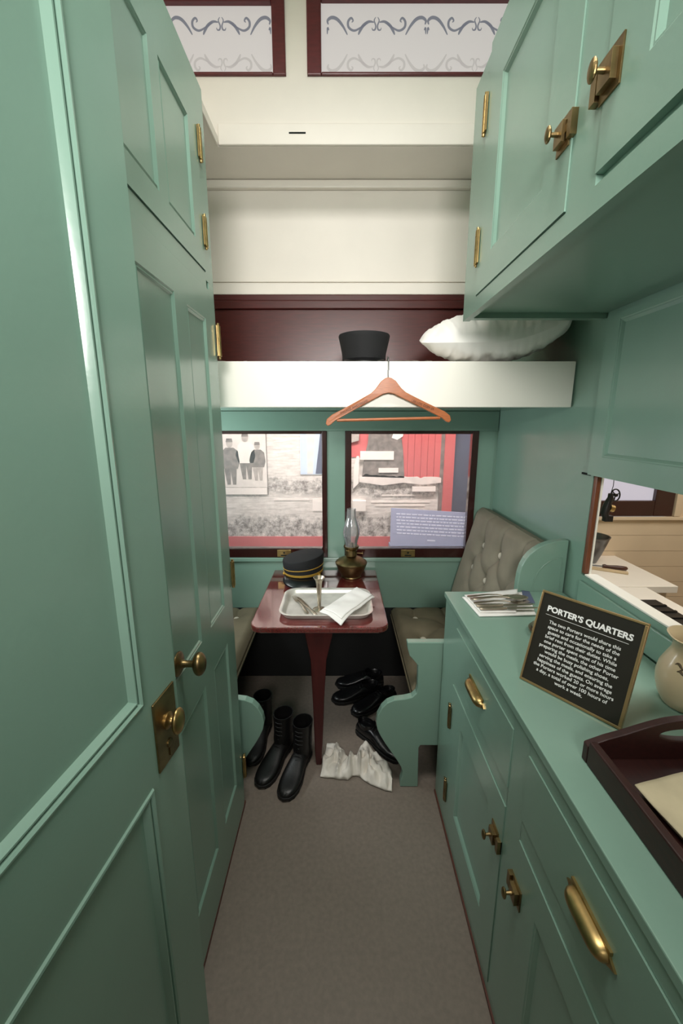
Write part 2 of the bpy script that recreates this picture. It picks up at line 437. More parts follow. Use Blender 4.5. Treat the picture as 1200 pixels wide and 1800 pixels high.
# ------------------------------------------------------------------ wardrobe, left
def hinge(x, y, z0, z1, door_o, r=.006, m=BRASS, sgn=1):
    mb = MB(); h = z1 - z0
    mb.lathe([(0.0005, -.010), (r * .7, -.008), (r * .55, -.002), (r, 0), (r, h * .2), (r * .86, h * .205), (r, h * .21), (r, h * .4), (r * .86, h * .405), (r, h * .41), (r, h * .6), (r * .86, h * .605), (r, h * .61), (r, h * .8), (r * .86, h * .805), (r, h * .81), (r, h), (r * .55, h + .002), (r * .7, h + .008), (.0005, h + .010)], (x, y, z0), 14)
    mb.box(x - .002, x + .002, y - .016, y + .016, z0, z1)
    return obj('hinge', mb, m, door_o, smooth=40)
XL = -.415
wd = thing('wardrobe', 'tall green built-in wardrobe on the left with panelled doors', 'wardrobe', (-.66, 1.13, 0))
ca = MB()
ca.box(-1.055, XL - .008, .82, 1.45, .01, 2.56)
# face frame
ca.box(XL - .008, XL, 1.378, 1.45, 2.025, 2.56).box(XL - .008, XL, .82, 1.378, 2.470, 2.56).box(XL - .008, XL, .82, 1.378, 2.003, 2.046)
ca.box(XL - .008, XL, 1.433, 1.45, .01, 2.003).box(XL - .008, XL, 1.40, 1.45, 2.003, 2.0245)
obj('carcass', ca, GREEN, wd)
obj('base_strip', MB().box(XL - .004, XL + .004, .82, 1.455, .0, .012), BASEB, wd)
def sdoor(name, y0, y1, z0, z1, panels, parent, prof=MOULDS, t=.018, proud=.003):
    # door on the left wall, facing +X ; panels in (y0,y1,z0,z1)
    return obj(name, slab((XL + proud, y0, z0), (0, 1, 0), (0, 0, 1), (1, 0, 0), y1 - y0, z1 - z0, proud + .0075,
               [(a - y0, b - y0, c - z0, d - z0) for a, b, c, d in panels], prof), GREEN, parent, smooth=20)
ML = [(0, 0), (.003, -.003), (.008, -.001), (.012, -.005), (.016, -.0052)]
ud = sdoor('door', .84, 1.376, 2.049, 2.468, [(.90, 1.062, 2.11, 2.402), (1.115, 1.297, 2.11, 2.404)], wd, ML)
ld = sdoor('door', .84, 1.431, .016, 2.000, [(.905, 1.102, .965, 1.915), (1.185, 1.340, .965, 1.908), (.905, 1.102, .203, .82), (1.185, 1.345, .203, .82)], wd, ML)
hinge(XL + .007, 1.380, 2.345, 2.422, ud); hinge(XL + .007, 1.380, 2.118, 2.196, ud)
for z0, z1 in ((1.814, 1.908), (1.0, 1.094), (.148, .242)):
    h = hinge(XL + .009, 1.447, z0, z1, ld, .0075)
kx = MB(); Mx = Matrix(((0, 0, 1), (0, 1, 0), (-1, 0, 0)))
kx.lathe([(.031, 0), (.031, .003), (.027, .006), (.014, .009), (.010, .014), (.0085, .024), (.0085, .036), (.012, .042)], (XL + .003, .926, 1.005), 28, Mx)
kx.ell((XL + .003 + .054, .926, 1.005), .0165, .024, .031, 24, 14)
obj('knob', kx, BRASSD, ld, smooth=40)

# ------------------------------------------------------------------ right-hand cabinets
XR = .415
def rdoor(name, y0, y1, z0, z1, panels, parent, proud=.003):
    # facing -X ; U runs toward -Y
    return obj(name, slab((XR - proud, y1, z0), (0, -1, 0), (0, 0, 1), (-1, 0, 0), y1 - y0, z1 - z0, proud + .011,
               [(y1 - b, y1 - a, c - z0, d - z0) for a, b, c, d in panels], MOULDS), GREEN, parent, smooth=20)
def latch(y, z, door_o, flip=1, s=1.0):
    # plate with sliding bolt case on the door, keeper toward flip*Y, small oval knob
    x = XR - .003; mb = MB()
    mb.box(x - .003, x, y - .022 * s, y + .022 * s, z - .028 * s, z + .028 * s)
    mb.box(x - .013, x - .003, y - .015 * s, y + .015 * s, z - .018 * s, z + .016 * s)
    k = y + flip * .031 * s
    mb.box(x - .009, x + .003, k - .007 * s, k + .007 * s, z - .020 * s, z + .020 * s)
    mb.box(x - .008, x - .003, min(y, k), max(y, k), z - .006, z + .006)
    mb.cyl((x - .013, y, z), (x - .028, y, z), .0045, .0035, 12)
    mb.ell((x - .031, y, z), .005, .010 * s, .0145 * s, 16, 10)
    return obj('latch', mb, BRASSD, door_o, bevel=.001)
def cup_pull(y, z, L, drawer):
    x = XR - .003; mb = MB()
    nu, nv = 24, 12
    def fn(u, v):
        a = (u * 2 - 1); e = max(0.0, 1 - abs(a) ** 5) ** .5
        t = PI * v
        return Vector((x - .001 - .024 * e * math.sin(t) ** .8, y + a * L / 2, z + (.0165 * e) * math.cos(t)))
    mb.grid(fn, nu, nv)
    for s in (1, -1):
        mb.prism([(y + s * (L / 2 - .012), z + .016), (y + s * (L / 2 + .004), z + .005), (y + s * (L / 2 + .013), z), (y + s * (L / 2 + .004), z - .005), (y + s * (L / 2 - .012), z - .016)],
                 lambda a, b, d: (d, a, b), x - .004, x)
    mb.box(x - .005, x, y - L / 2, y + L / 2, z + .014, z + .021)
    return obj('pull', mb, BRASS, drawer, smooth=40)
YF, YN = 1.51, -.35
bc = thing('base_cabinet', 'green base cabinet on the right with drawers over panelled cupboard doors', 'cabinet', (.65, .58, 0))
mb = MB().box(XR + .0115, XW - .002, YN, YF, .0, .918)
for a, b in ((1.345, YF), (.767, .8492), (.166, .1912)): mb.box(XR, XR + .0115, a, b, .0452, .918)
mb.box(XR, XR + .0115, .848, 1.346, .880, .918).box(XR, XR + .0115, .19, .768, .884, .918)
mb.box(XR, XR + .0115, .848, 1.346, .655, .708).box(XR, XR + .0115, .19, .768, .655, .708)
mb.box(XR, XR + .0115, YN, YF, .0, .045)
obj('carcass', mb, GREEN, bc)
obj('base_strip', MB().box(XR - .005, XR, YN, YF, 0, .012), BASEB, bc)
d1 = rdoor('drawer', .850, 1.344, .711, .878, [], bc); cup_pull(1.105, .793, .125, d1)
d2 = rdoor('drawer', .192, .766, .711, .882, [], bc); cup_pull(.517, .793, .108, d2)
c1 = rdoor('door', .850, 1.344, .048, .652, [(.945, 1.236, .18, .557)], bc)
c2 = rdoor('door', .192, .766, .048, .652, [(.29, .668, .18, .557)], bc)
hinge(XR - .007, 1.350, .469, .559, c1, m=BRASSD); hinge(XR - .007, 1.346, .139, .228, c1, m=BRASSD)
latch(.888, .520, c1, -1); latch(.748, .520, c2, 1)
wt = obj('worktop', MB().box(XR - .004, XW - .012, YN, YF + .018, .9185, .9405), GREEN, bevel=.0025)
tag(wt, 'green painted worktop on the right-hand base cabinet, under the sign and cutlery', 'worktop')
wc = thing('wall_cabinet', 'green wall cupboard high on the right with brass latches', 'cupboard', (.65, .58, 1.94))
mb = MB().box(XR + .0115, XW - .002, YN, 1.505, 1.957, 2.60)
mb.box(XR, XR + .022, YN, 1.508, 1.936, 1.978).box(XR, XR + .0115, 1.378, 1.508, 1.978, 2.60)
mb.box(XR, XR + .0115, .770, .860, 1.978, 2.577).box(XR, XR + .0115, YN, 1.378, 2.578, 2.62).box(XR + .022, XW - .002, 1.480, 1.508, 1.940, 1.957)
mb.box(XR, XR + .0115, .16, .202, 1.978, 2.577)
obj('carcass', mb, GREEN, wc)
u1 = rdoor('door', .861, 1.375, 1.981, 2.575, [(.965, 1.262, 2.066, 2.476)], wc)
u2 = rdoor('door', .203, .769, 1.994, 2.575, [(.30, .668, 2.085, 2.476)], wc)
hinge(XR - .007, 1.380, 2.409, 2.499, u1); hinge(XR - .007, 1.378, 2.069, 2.160, u1)
latch(.888, 2.118, u1, -1); latch(.752, 2.122, u2, 1, 1.15)
sh = slab((.874, 1.452, 1.418), (0, -1, 0), (0, 0, 1), (-1, 0, 0), 1.26, .52, .0155, [(.068, 1.19, .066, .50)], MOULDS)
tag(obj('shutter', sh, GREEN, smooth=20), 'green panelled shutter over the pass-through opening in the right wall', 'shutter')

# ------------------------------------------------------------------ bunk
bk = thing('bunk', 'white upper bunk shelf across the far end, above the windows', 'bunk', (0, 2.0, 1.656))
obj('front_board', MB().box(-.80, .884, 1.628, 1.655, 1.656, 1.824), WHITE, bk, bevel=.002)
obj('deck', MB().box(-1.05, .884, 1.655, 2.352, 1.662, 1.69), GREEN, bk)
mt = MB()
def mfn(u, v):
    x = -1.0 + u * 1.845; y = 1.668 + v * .65
    return Vector((x, y, 1.829 + .005 * noise.noise((x * 9, y * 5, 0)) + .004 * noise.noise((x * 31, y * 9, 3)) - .02 * max(0, (u - .97) / .03) ** 2))
mt.grid(mfn, 140, 40)
n0 = len(mt.v)
mt.box(-1.0, .83, 1.672, 2.315, 1.6905, 1.815)
tag(obj('mattress', mt, SHEET, smooth=60), 'thin white mattress and sheet lying on the bunk', 'mattress')
# pillow
pw = MB()
def pil(sg):
    def fn(u, v):
        a, b = u * 2 - 1, v * 2 - 1
        x = .285 * a * (1 - .10 * b * b); y = .20 * b * (1 - .12 * a * a)
        e = max(0, (1 - a * a) * (1 - b * b)) ** (.38 if a > 0 else .38 + .35 * a * a)
        wr = .006 * noise.noise((a * 2.2 + b * 3, b * 2 - a * 5, 1.7)) + (.005 + .007 * abs(b)) * noise.noise((a * 11 + b * 2, b * 2.0, 5)) + .004 * noise.noise((a * 25, b * 5, 9))
        return Vector((x, y, sg * .095 * e + wr * min(1, e * 3) + .075 * max(0, a) ** 2))
    return fn
pw.grid(pil(1), 90, 60); pw.grid(pil(-1), 90, 60)
pw.xf(Matrix.Translation((.612, 1.80, 1.937)) @ Matrix.Rotation(R(-16), 4, 'Z') @ Matrix.Rotation(R(2), 4, 'Y') @ Matrix.Rotation(R(14), 4, 'X'))
tag(obj('pillow', pw, LINEN, smooth=60), 'plump white pillow at the right end of the bunk', 'pillow')
# kepi on bunk
kp = thing('kepi', 'plain black peaked cap with a flared top standing on the bunk', 'cap', (.1, 1.93, 1.835))
obj('crown', MB().lathe([(.092, 0), (.094, .02), (.098, .06), (.110, .115), (.113, .128), (.111, .134), (.095, .137), (.0005, .139)], (.10, 1.93, 1.838), 48), BLACKF, kp, smooth=40)
def visor(cx, cy, z, r, out, ang=62, drop=.02):
    def fn(u, v):
        a = R(-90 - ang + 2 * ang * u); e = math.cos((u - .5) * PI) ** .7
        rr = r + out * e * v
        return Vector((cx + rr * math.cos(a), cy + rr * math.sin(a), z - drop * v * v * e))
    return MB().grid(fn, 28, 8)
obj('visor', visor(.10, 1.93, 1.866, .092, .05, 62, .022), BLACKL, kp, smooth=60, solid=.003)
obj('band', MB().lathe([(.0925, .02), (.0955, .022), (.0965, .036), (.094, .038)], (.10, 1.93, 1.838), 48, cap0=False, cap1=False), BLACKF, kp, smooth=40)

# hanger hooked over the board
hg = thing('coat_hanger', 'brown wooden coat hanger hung on the white bunk board', 'hanger', (.18, 1.61, 1.60))
def hz(px, v): return 1.6 + .235 * (px - 684) / 109.0 * 1.0, v
top = [(-.2405, .0), (-.236, .018), (-.215, .034), (-.15, .065), (-.095, .093), (-.066, .108), (-.048, .124), (-.028, .150), (-.012, .161), (0, .164)]
bot = [(0, .108), (-.02, .104), (-.10, .064), (-.17, .028), (-.205, .010), (-.222, -.004), (-.233, -.008)]
half = top + bot
full = top + [(-a, b) for a, b in top[-2::-1]] + [(-a, b) for a, b in bot[::-1]] + bot[1:]
Mh = Matrix.Translation((.180, 1.612, 1.600)) @ Matrix.Rotation(R(-1.6), 4, 'Y')
hb = MB().prism(full, lambda a, b, d: Mh @ Vector((a, d + .12 * a * a, b)), -.009, .003)
hbo = obj('body', hb, HANGW, hg, bevel=.002)
bar = MB().tube([Mh @ Vector((-.198, .0015, .012)), Mh @ Vector((.198, .0015, .010))], .0055, 12)
obj('trouser_bar', bar, HANGW, hg, smooth=60)
hk = [Mh @ Vector((0, -.003, .155)), Mh @ Vector((0, -.003, .19)), Vector((.176, 1.608, 1.79)), Vector((.1755, 1.610, 1.818))]
hk += [Vector((.1755, 1.6375 - .0275 * math.cos(t), 1.818 + .022 * math.sin(t))) for t in [PI * k / 10 for k in range(1, 10)]]
obj('hook', MB().tube(hk, .0022, 10), STEEL, hg, smooth=60)
for s, tx in ((-1, 'PALACE AND HOME'), (1, 'LEE LOS COM ET')):
    a = math.atan2(.042, .10) * s
    Mt = Mh @ Matrix.Translation((s * .130, -.0082, .0600)) @ Matrix.Rotation(a, 4, 'Y') @ Matrix.Rotation(R(90), 4, 'X')
    obj_t = text('stamped_lettering', tx, .0125, Mt, INK, hbo, bold=0, ext=.0012)

# ------------------------------------------------------------------ table and what stands on it
tb = thing('folding_table', 'glossy red-brown table on a single tapering leg between the benches', 'table', (-.1, 2.0, 0))
def rrect(x0, x1, y0, y1, r, n=8, corners=(1, 1, 1, 1)):
    P = []
    for (cx, cy, a0), k in zip(((x1 - r, y1 - r, 0), (x0 + r, y1 - r, 90), (x0 + r, y0 + r, 180), (x1 - r, y0 + r, 270)), corners):
        if k: P += [(cx + r * math.cos(R(a0 + 90 * i / n)), cy + r * math.sin(R(a0 + 90 * i / n))) for i in range(n + 1)]
        else: P.append((x1 if a0 in (0, 270) else x0, y1 if a0 < 180 else y0))
    return P
TZ = .725
obj('tabletop', MB().prism(rrect(-.405, .208, 1.632, 2.350, .055, 10, (0, 0, 1, 1)), lambda a, b, d: (a, b, d), TZ - .026, TZ), TABLE, tb, bevel=.005)
lg = MB()
lg.rings([[(x - a, y - b, z), (x + a, y - b, z), (x + a, y + b, z), (x - a, y + b, z)] for x, y, z, a, b in
          ((-.108, 1.665, 0, .012, .014), (-.108, 1.668, .05, .017, .016), (-.106, 1.672, .35, .026, .018), (-.104, 1.68, .55, .036, .018), (-.102, 1.69, .66, .060, .018), (-.102, 1.69, .699, .066, .018))])
obj('leg', lg, MAHOG, tb, bevel=.004)
obj('bracket', MB().box(-.13, -.08, 1.71, 2.1, .674, .699), TABLE, tb, bevel=.003)
obj('wall_cleat', MB().box(-.36, .16, 2.33, 2.351, .655, .699), TABLE, tb, bevel=.003)

# conductor cap
cp = thing('conductor_cap', 'black flat-topped cap with two gold bands on the table', 'cap', (-.215, 2.19, TZ))
tilt = lambda x, z: z + max(0, z - .05) * .30 * (x)          # crown rises to the right
def capring(r, z, c=(-.215, 2.195), n=56, sx=1.0):
    out = []
    for k in range(n):
        a = 2 * PI * k / n; x = r * math.cos(a) * sx; y = r * math.sin(a) * 1.05
        out.append(Vector((c[0] + x, c[1] + y, TZ + .002 + z + max(0, (z - .03)) * 1.6 * x)))
    return out
obj('crown', MB().rings([capring(r, z) for r, z in ((.100, 0), (.104, .02), (.108, .06), (.113, .10), (.116, .135), (.114, .142), (.105, .145), (.001, .146))]), BLACKF, cp, smooth=40)
for nm, z0, z1, e in (('gold_band', .086, .093, .0012), ('gold_chin_braid', .050, .064, .003)):
    b0, b1 = .1075 + .0022 * 0 + (z0 - .06) * .12 + .0012, .1075 + (z1 - .06) * .12 + .0012
    g = MB().rings([capring(b0 - .001, z0), capring(b0 + e, z0 + .002), capring(b1 + e, z1 - .002), capring(b1 - .001, z1)], True, False, False)
    obj(nm, g, GOLD, cp, smooth=50)
sb = [Vector((-.215 + .113 * math.cos(R(a)), 2.195 + .113 * 1.05 * math.sin(R(a)), TZ + .056)) for a in (205, 325)]
for p in sb: obj('side_button', MB().ell(p, .008, .008, .008, 12, 8), GOLD, cp, smooth=60)
obj('visor', visor(-.215, 2.19, TZ + .045, .106, .06, 64, .034), BLACKL, cp, smooth=60, solid=.003)

# oil lamp
lx, ly = .056, 2.245
ol = thing('oil_lamp', 'brass oil lamp with a glass chimney at the back of the table', 'lamp', (lx, ly, TZ))
obj('font', MB().lathe([(.055, .001), (.058, .004), (.056, .010), (.062, .018), (.076, .045), (.086, .070), (.091, .082), (.091, .088), (.086, .094), (.070, .106), (.050, .115), (.032, .121), (.024, .124), (.024, .128), (.0005, .128)], (lx, ly, TZ), 48), BRASSD, ol, smooth=35)
bn = MB().lathe([(.030, .126), (.033, .130), (.033, .160), (.030, .163), (.040, .170), (.044, .180), (.043, .186), (.036, .184), (.030, .175), (.012, .178), (.010, .205), (.0005, .207)], (lx, ly, TZ), 36)
bn.cyl((lx + .03, ly - .004, TZ + .143), (lx + .062, ly - .010, TZ + .143), .0028, n=10)
bn.lathe([(.011, 0), (.011, .004)], (lx + .062, ly - .010, TZ + .143), 16, Matrix(((0, 0, 1), (0, 1, 0), (-1, 0, 0))))
obj('burner', bn, BRASSD, ol, smooth=35)
obj('chimney', MB().lathe([(.034, .180), (.033, .195), (.036, .215), (.044, .240), (.048, .260), (.046, .285), (.038, .315), (.028, .345), (.0245, .365), (.024, .395), (.0255, .402)], (lx, ly, TZ), 40, cap0=False, cap1=False), CHIM, ol, smooth=80)

# silver tray
st = MB()
def rr(off, z, x0=-.283, x1=.140, y0=1.705, y1=2.010, r=.06):
    return [Vector((a, b, z)) for a, b in rrect(x0 - off, x1 + off, y0 - off, y1 + off, r + off, 8)]
st.rings([rr(-.012, TZ + .001), rr(-.006, TZ + .010), rr(.0, TZ + .020), rr(.006, TZ + .022), rr(.007, TZ + .025), rr(.002, TZ + .027), rr(-.006, TZ + .024), rr(-.014, TZ + .020), rr(-.020, TZ + .008), rr(-.026, TZ + .006)], True, True, True)
tag(obj('silver_tray', st, SILVERT, smooth=50), 'silver serving tray with rounded corners on the table', 'tray')
TF = TZ + .0065
# bud vase
bv = MB().lathe([(.030, 0), (.031, .003), (.026, .006), (.010, .012), (.0075, .020), (.009, .05), (.011, .09), (.013, .125), (.016, .145), (.024, .158), (.027, .162), (.025, .162), (.015, .147), (.0005, .13)], (-.105, 1.800, TF), 32)
tag(obj('bud_vase', bv, SILVER, smooth=35), 'slim silver bud vase standing on the silver tray', 'vase')
# napkin on tray
def nap(u, v):
    # u along length, v across
    A, B, Cc, D = Vector((-.100, 1.728)), Vector((-.002, 1.635)), Vector((.165, 1.895)), Vector((.080, 2.005))
    p = (A * (1 - v) + B * v) * (1 - u) + (D * (1 - v) + Cc * v) * u
    z = TZ + .0295 + .004 * noise.noise((p.x * 20, p.y * 20, 2)) + .003 * math.sin(v * PI)
    f = max(0, (1.698 - p.y) / .06); z -= .020 * min(1, f) ** 1.2
    f2 = max(0, (p.x - .146) / .03); z -= .010 * min(1, f2)
    return Vector((p.x, p.y, z))
nb = MB().grid(nap, 40, 24)
def nap2(u, v):
    p = nap(u * .90 + .07, v * .86 + .05); p.z += .0055; return p
nbo = obj('napkin', nb, LINEN, smooth=60, solid=.004)
tag(nbo, 'folded white napkin lying across the right side of the silver tray', 'napkin')
obj('upper_fold', MB().grid(nap2, 36, 20), LINEN, nbo, smooth=60, solid=.004)
# fork and knife on tray
def strip(mb, pts, w, h):
    rs = []
    pts = [Vector(p) for p in pts]
    for i, p in enumerate(pts):
        t = (pts[min(i + 1, len(pts) - 1)] - pts[max(i - 1, 0)]).normalized(); a = t.cross(Vector((0, 0, 1))).normalized(); b = a.cross(t)
        ww = w[i] / 2; hh = h[i] / 2 if isinstance(h, (list, tuple)) else h / 2
        rs.append([p + a * ww * math.cos(k * PI / 4) + b * hh * math.sin(k * PI / 4) for k in range(8)])
    return mb.rings(rs)
def cutl(kind, L=.20):
    """local piece along +X from handle end (0) to the tip (L)"""
    mb = MB()
    if kind == 'knife':
        strip(mb, [(0, 0, .006), (.01, 0, .006), (.05, 0, .006), (.085, 0, .006), (.095, 0, .006)], [.008, .017, .016, .013, .010], .010)
        strip(mb, [(.094, 0, .006), (.11, 0, .006), (L * .9, 0, .006), (L, 0, .006)], [.010, .018, .018, .004], .0022)
        return mb
    strip(mb, [(0, 0, .004), (.006, 0, .005), (.03, 0, .007), (.075, 0, .011), (.115, 0, .010), (.135, 0, .006)], [.010, .018, .015, .008, .006, .007], .004)
    if kind == 'spoon':
        def fn(u, v):
            a = u * 2 - 1; b = v * 2 - 1
            x = .168 + .036 * a; yy = .021 * b * math.sqrt(max(0, 1 - a * a))
            e = 1 - (a * a + (1 - a * a) * b * b)
            return Vector((x, yy, .0085 - .007 * e))
        mb.grid(fn, 18, 12)
    else:
        strip(mb, [(.132, 0, .006), (.142, 0, .004), (.156, 0, .0035), (.16, 0, .0035)], [.007, .018, .023, .023], .002)
        for k in range(4):
            y = -.0092 + .0061 * k
            strip(mb, [(.159, y, .0035), (.18, y, .004), (.204, y, .008)], [.0042, .0036, .002], .0018)
    return mb
def place_cut(kind, x, y, z, rz, name, label, group=None, L=.20, tilt=0):
    m = cutl(kind, L); m.xf(Matrix.Translation((x, y, z)) @ Matrix.Rotation(rz, 4, 'Z') @ Matrix.Rotation(tilt, 4, 'Y'))
    o = obj(name, m, SILVER, smooth=50, solid=.0012 if kind == 'spoon' else 0)
    return tag(o, label, kind, group)
place_cut('knife', -.112, 1.722, TF + .0002, R(118), 'table_knife', 'silver knife lying at the left of the bud vase on the tray', L=.235)
place_cut('fork', -.158, 1.752, TF, R(114), 'fork', 'silver fork lying at the left end of the tray beside the knife', L=.20)

# ------------------------------------------------------------------ benches
RX = lambda a, b, d: (a, d, b)
endp = [(.415, .713), (.272, .713), (.275, .682), (.283, .652), (.303, .628), (.320, .606), (.322, .556), (.3225, .500), (.318, .475), (.300, .456), (.270, .448),
        (.225, .442), (.195, .428), (.172, .402), (.155, .365), (.150, .330), (.156, .297), (.170, .265), (.190, .228), (.215, .188), (.245, .140), (.264, .105), (.272, .080), (.270, .055), (.264, .03),
        (.262, .001), (.342, .001), (.338, .205), (.345, .218), (.84, .218), (.84, .001), (.885, .001),
        (.885, 1.150), (.862, 1.150), (.835, 1.146), (.808, 1.139), (.782, 1.128), (.760, 1.114), (.740, 1.096), (.724, 1.073), (.712, 1.045), (.705, 1.012), (.702, .97), (.702, .90), (.702, .713)]
endp = list(dict.fromkeys(endp))
def tuft(P0, U, V, N, w, h, th, btn, dip=.045, edge=.03, nu=70, nv=60, seed=0, wrink=.002):
    """upholstered slab: rounded edges, deep button tufts joined by diamond creases"""
    P0, U, V, N = Vector(P0), Vector(U), Vector(V), Vector(N)
    def hgt(u, v):
        a, b = u * w, v * h
        e = min(a, w - a, b, h - b) / edge
        r = 1 - (1 - min(1, e)) ** 2
        d = 0
        for (x, y) in btn:
            q = math.hypot(a - x, b - y); d = max(d, math.exp(-(q / .045) ** 1.3))
        c = 0
        for i, (x, y) in enumerate(btn):
            for (x2, y2) in btn[i + 1:]:
                L = math.hypot(x2 - x, y2 - y)
                if L > .30 or L < .01: continue
                if abs(x2 - x) < .03 or abs(y2 - y) < .03: continue
                t = max(0, min(1, ((a - x) * (x2 - x) + (b - y) * (y2 - y)) / L / L))
                q = math.hypot(a - x - t * (x2 - x), b - y - t * (y2 - y)); c = max(c, math.exp(-(q / .018) ** 1.2))
        for (x, y) in btn:                       # pleats running out to the near edges
            for (ex, ey) in ((x, 0), (x, h)):
                if abs(y - ey) > .26: continue
                if min(y, ey) - .005 <= b <= max(y, ey) + .005:
                    c = max(c, .8 * math.exp(-(abs(a - x) / .012) ** 1.2))
        z = th * (.55 + .45 * r) - dip * d - dip * .44 * c
        z += .012 * math.sin(PI * u) * math.sin(PI * v)
        return z + wrink * noise.noise((a * 18 + seed, b * 18, seed))
    mb = MB()
    mb.grid(lambda u, v: P0 + U * (u * w) + V * (v * h) + N * hgt(u, v), nu, nv)
    a = [P0 + U * (w * i / nu) + N * hgt(i / nu, 0) for i in range(nu + 1)] + [P0 + U * w + V * (h * j / nv) + N * hgt(1, j / nv) for j in range(1, nv + 1)] \
        + [P0 + U * (w * (nu - i) / nu) + V * h + N * hgt((nu - i) / nu, 1) for i in range(1, nu + 1)] + [P0 + V * (h * (nv - j) / nv) + N * hgt(0, (nv - j) / nv) for j in range(1, nv)]
    def base(p): return p - N * N.dot(p - P0)
    mb.rings([a, [base(p) for p in a]], True, False, True)
    pts = [(P0 + U * x + V * y + N * (hgt(x / w, y / h) + .001)) for x, y in btn]
    return mb, pts
def bench(label, group, mirror):
    t = thing('bench', label, 'bench', (.55, 1.95, 0) if not mirror else (-.735, 1.95, 0), group)
    mx = (lambda v: Vector((-.185 - v[0], v[1], v[2]))) if mirror else (lambda v: Vector(v))
    def B(name, mb, m, parent, **k):
        mb.v = [mx(v) for v in mb.v]; return obj(name, mb, m, parent, **k)
    B('end_panel', MB().prism(endp, RX, 1.532, 1.566), GREEN, t, bevel=.003)
    arc = [(.868, 1.08)] + [(.868 - .108 * math.sin(R(a)), .95 + .13 * math.cos(R(a))) for a in range(10, 91, 8)] + [(.76, .76), (.868, .76)]
    gro = MB(); pts = [Vector((a, 1.5312, b)) for a, b in arc]
    gro.tube(pts, .0022, 8, True)
    B('raised_bead', gro, GREEN, t, smooth=60)
    B('seat_board', MB().box(.312, .885, 1.567, 2.352, .398, .418), GREEN, t, bevel=.003)
    B('back_board', MB().add([(.80, 1.567, .418), (.885, 1.567, .418), (.885, 1.567, 1.09), (.862, 1.567, 1.09), (.80, 2.352, .418), (.885, 2.352, .418), (.885, 2.352, 1.09), (.862, 2.352, 1.09)],
      [(0, 1, 2, 3), (4, 5, 6, 7), (0, 1, 5, 4), (1, 2, 6, 5), (2, 3, 7, 6), (3, 0, 4, 7)]), GREEN, t)
    # seat cushion
    sb, pts = tuft((.306, 1.572, .419), (1, 0, 0), (0, 1, 0), (0, 0, 1), .46, .776, .078, [(.13, .14), (.13, .42), (.13, .66), (.30, .28), (.30, .54)], .035, .04)
    so = B('seat_cushion', sb, SEATCL, t, smooth=60)
    for p in pts: B('button', MB().ell(p + Vector((0, 0, .012)), .016, .016, .009, 16, 10), BUTTON, so, smooth=60)
    pipe = [(.309, 1.575, .424), (.309, 2.345, .424)]
    B('piping', MB().tube([Vector((.306, 1.574 + .77 * k / 10, .434)) for k in range(11)], .005, 8), SEATCL, so, smooth=60)
    # back cushion leaning on the back board
    V = Vector((.152, 0, .61)).normalized(); U = Vector((0, 1, 0)); N = Vector((-V.z, 0, V.x))
    P0 = Vector((.722, 1.572, .505))
    sb, pts = tuft(P0, U, V, N, .776, .615, .085, [(.19, .20), (.40, .20), (.61, .20), (.295, .31), (.505, .31), (.40, .465), (.61, .465), (.19, .465), (.295, .09), (.505, .09)][:0] +
                   [(.34, .455), (.56, .440), (.40, .295), (.61, .295), (.19, .295), (.295, .14), (.505, .14), (.12, .455)], .046, .045)
    so = B('back_cushion', sb, CLOTH, t, smooth=60)
    for p in pts: B('button', MB().ell(p + N * .026, .012, .017, .017, 16, 10), BUTTON, so, smooth=60)
    return t
bench('green bench on the right of the table with a tall tufted grey-brown back', None, False)
bench('green bench on the left of the table, half hidden by the wardrobe', None, True)

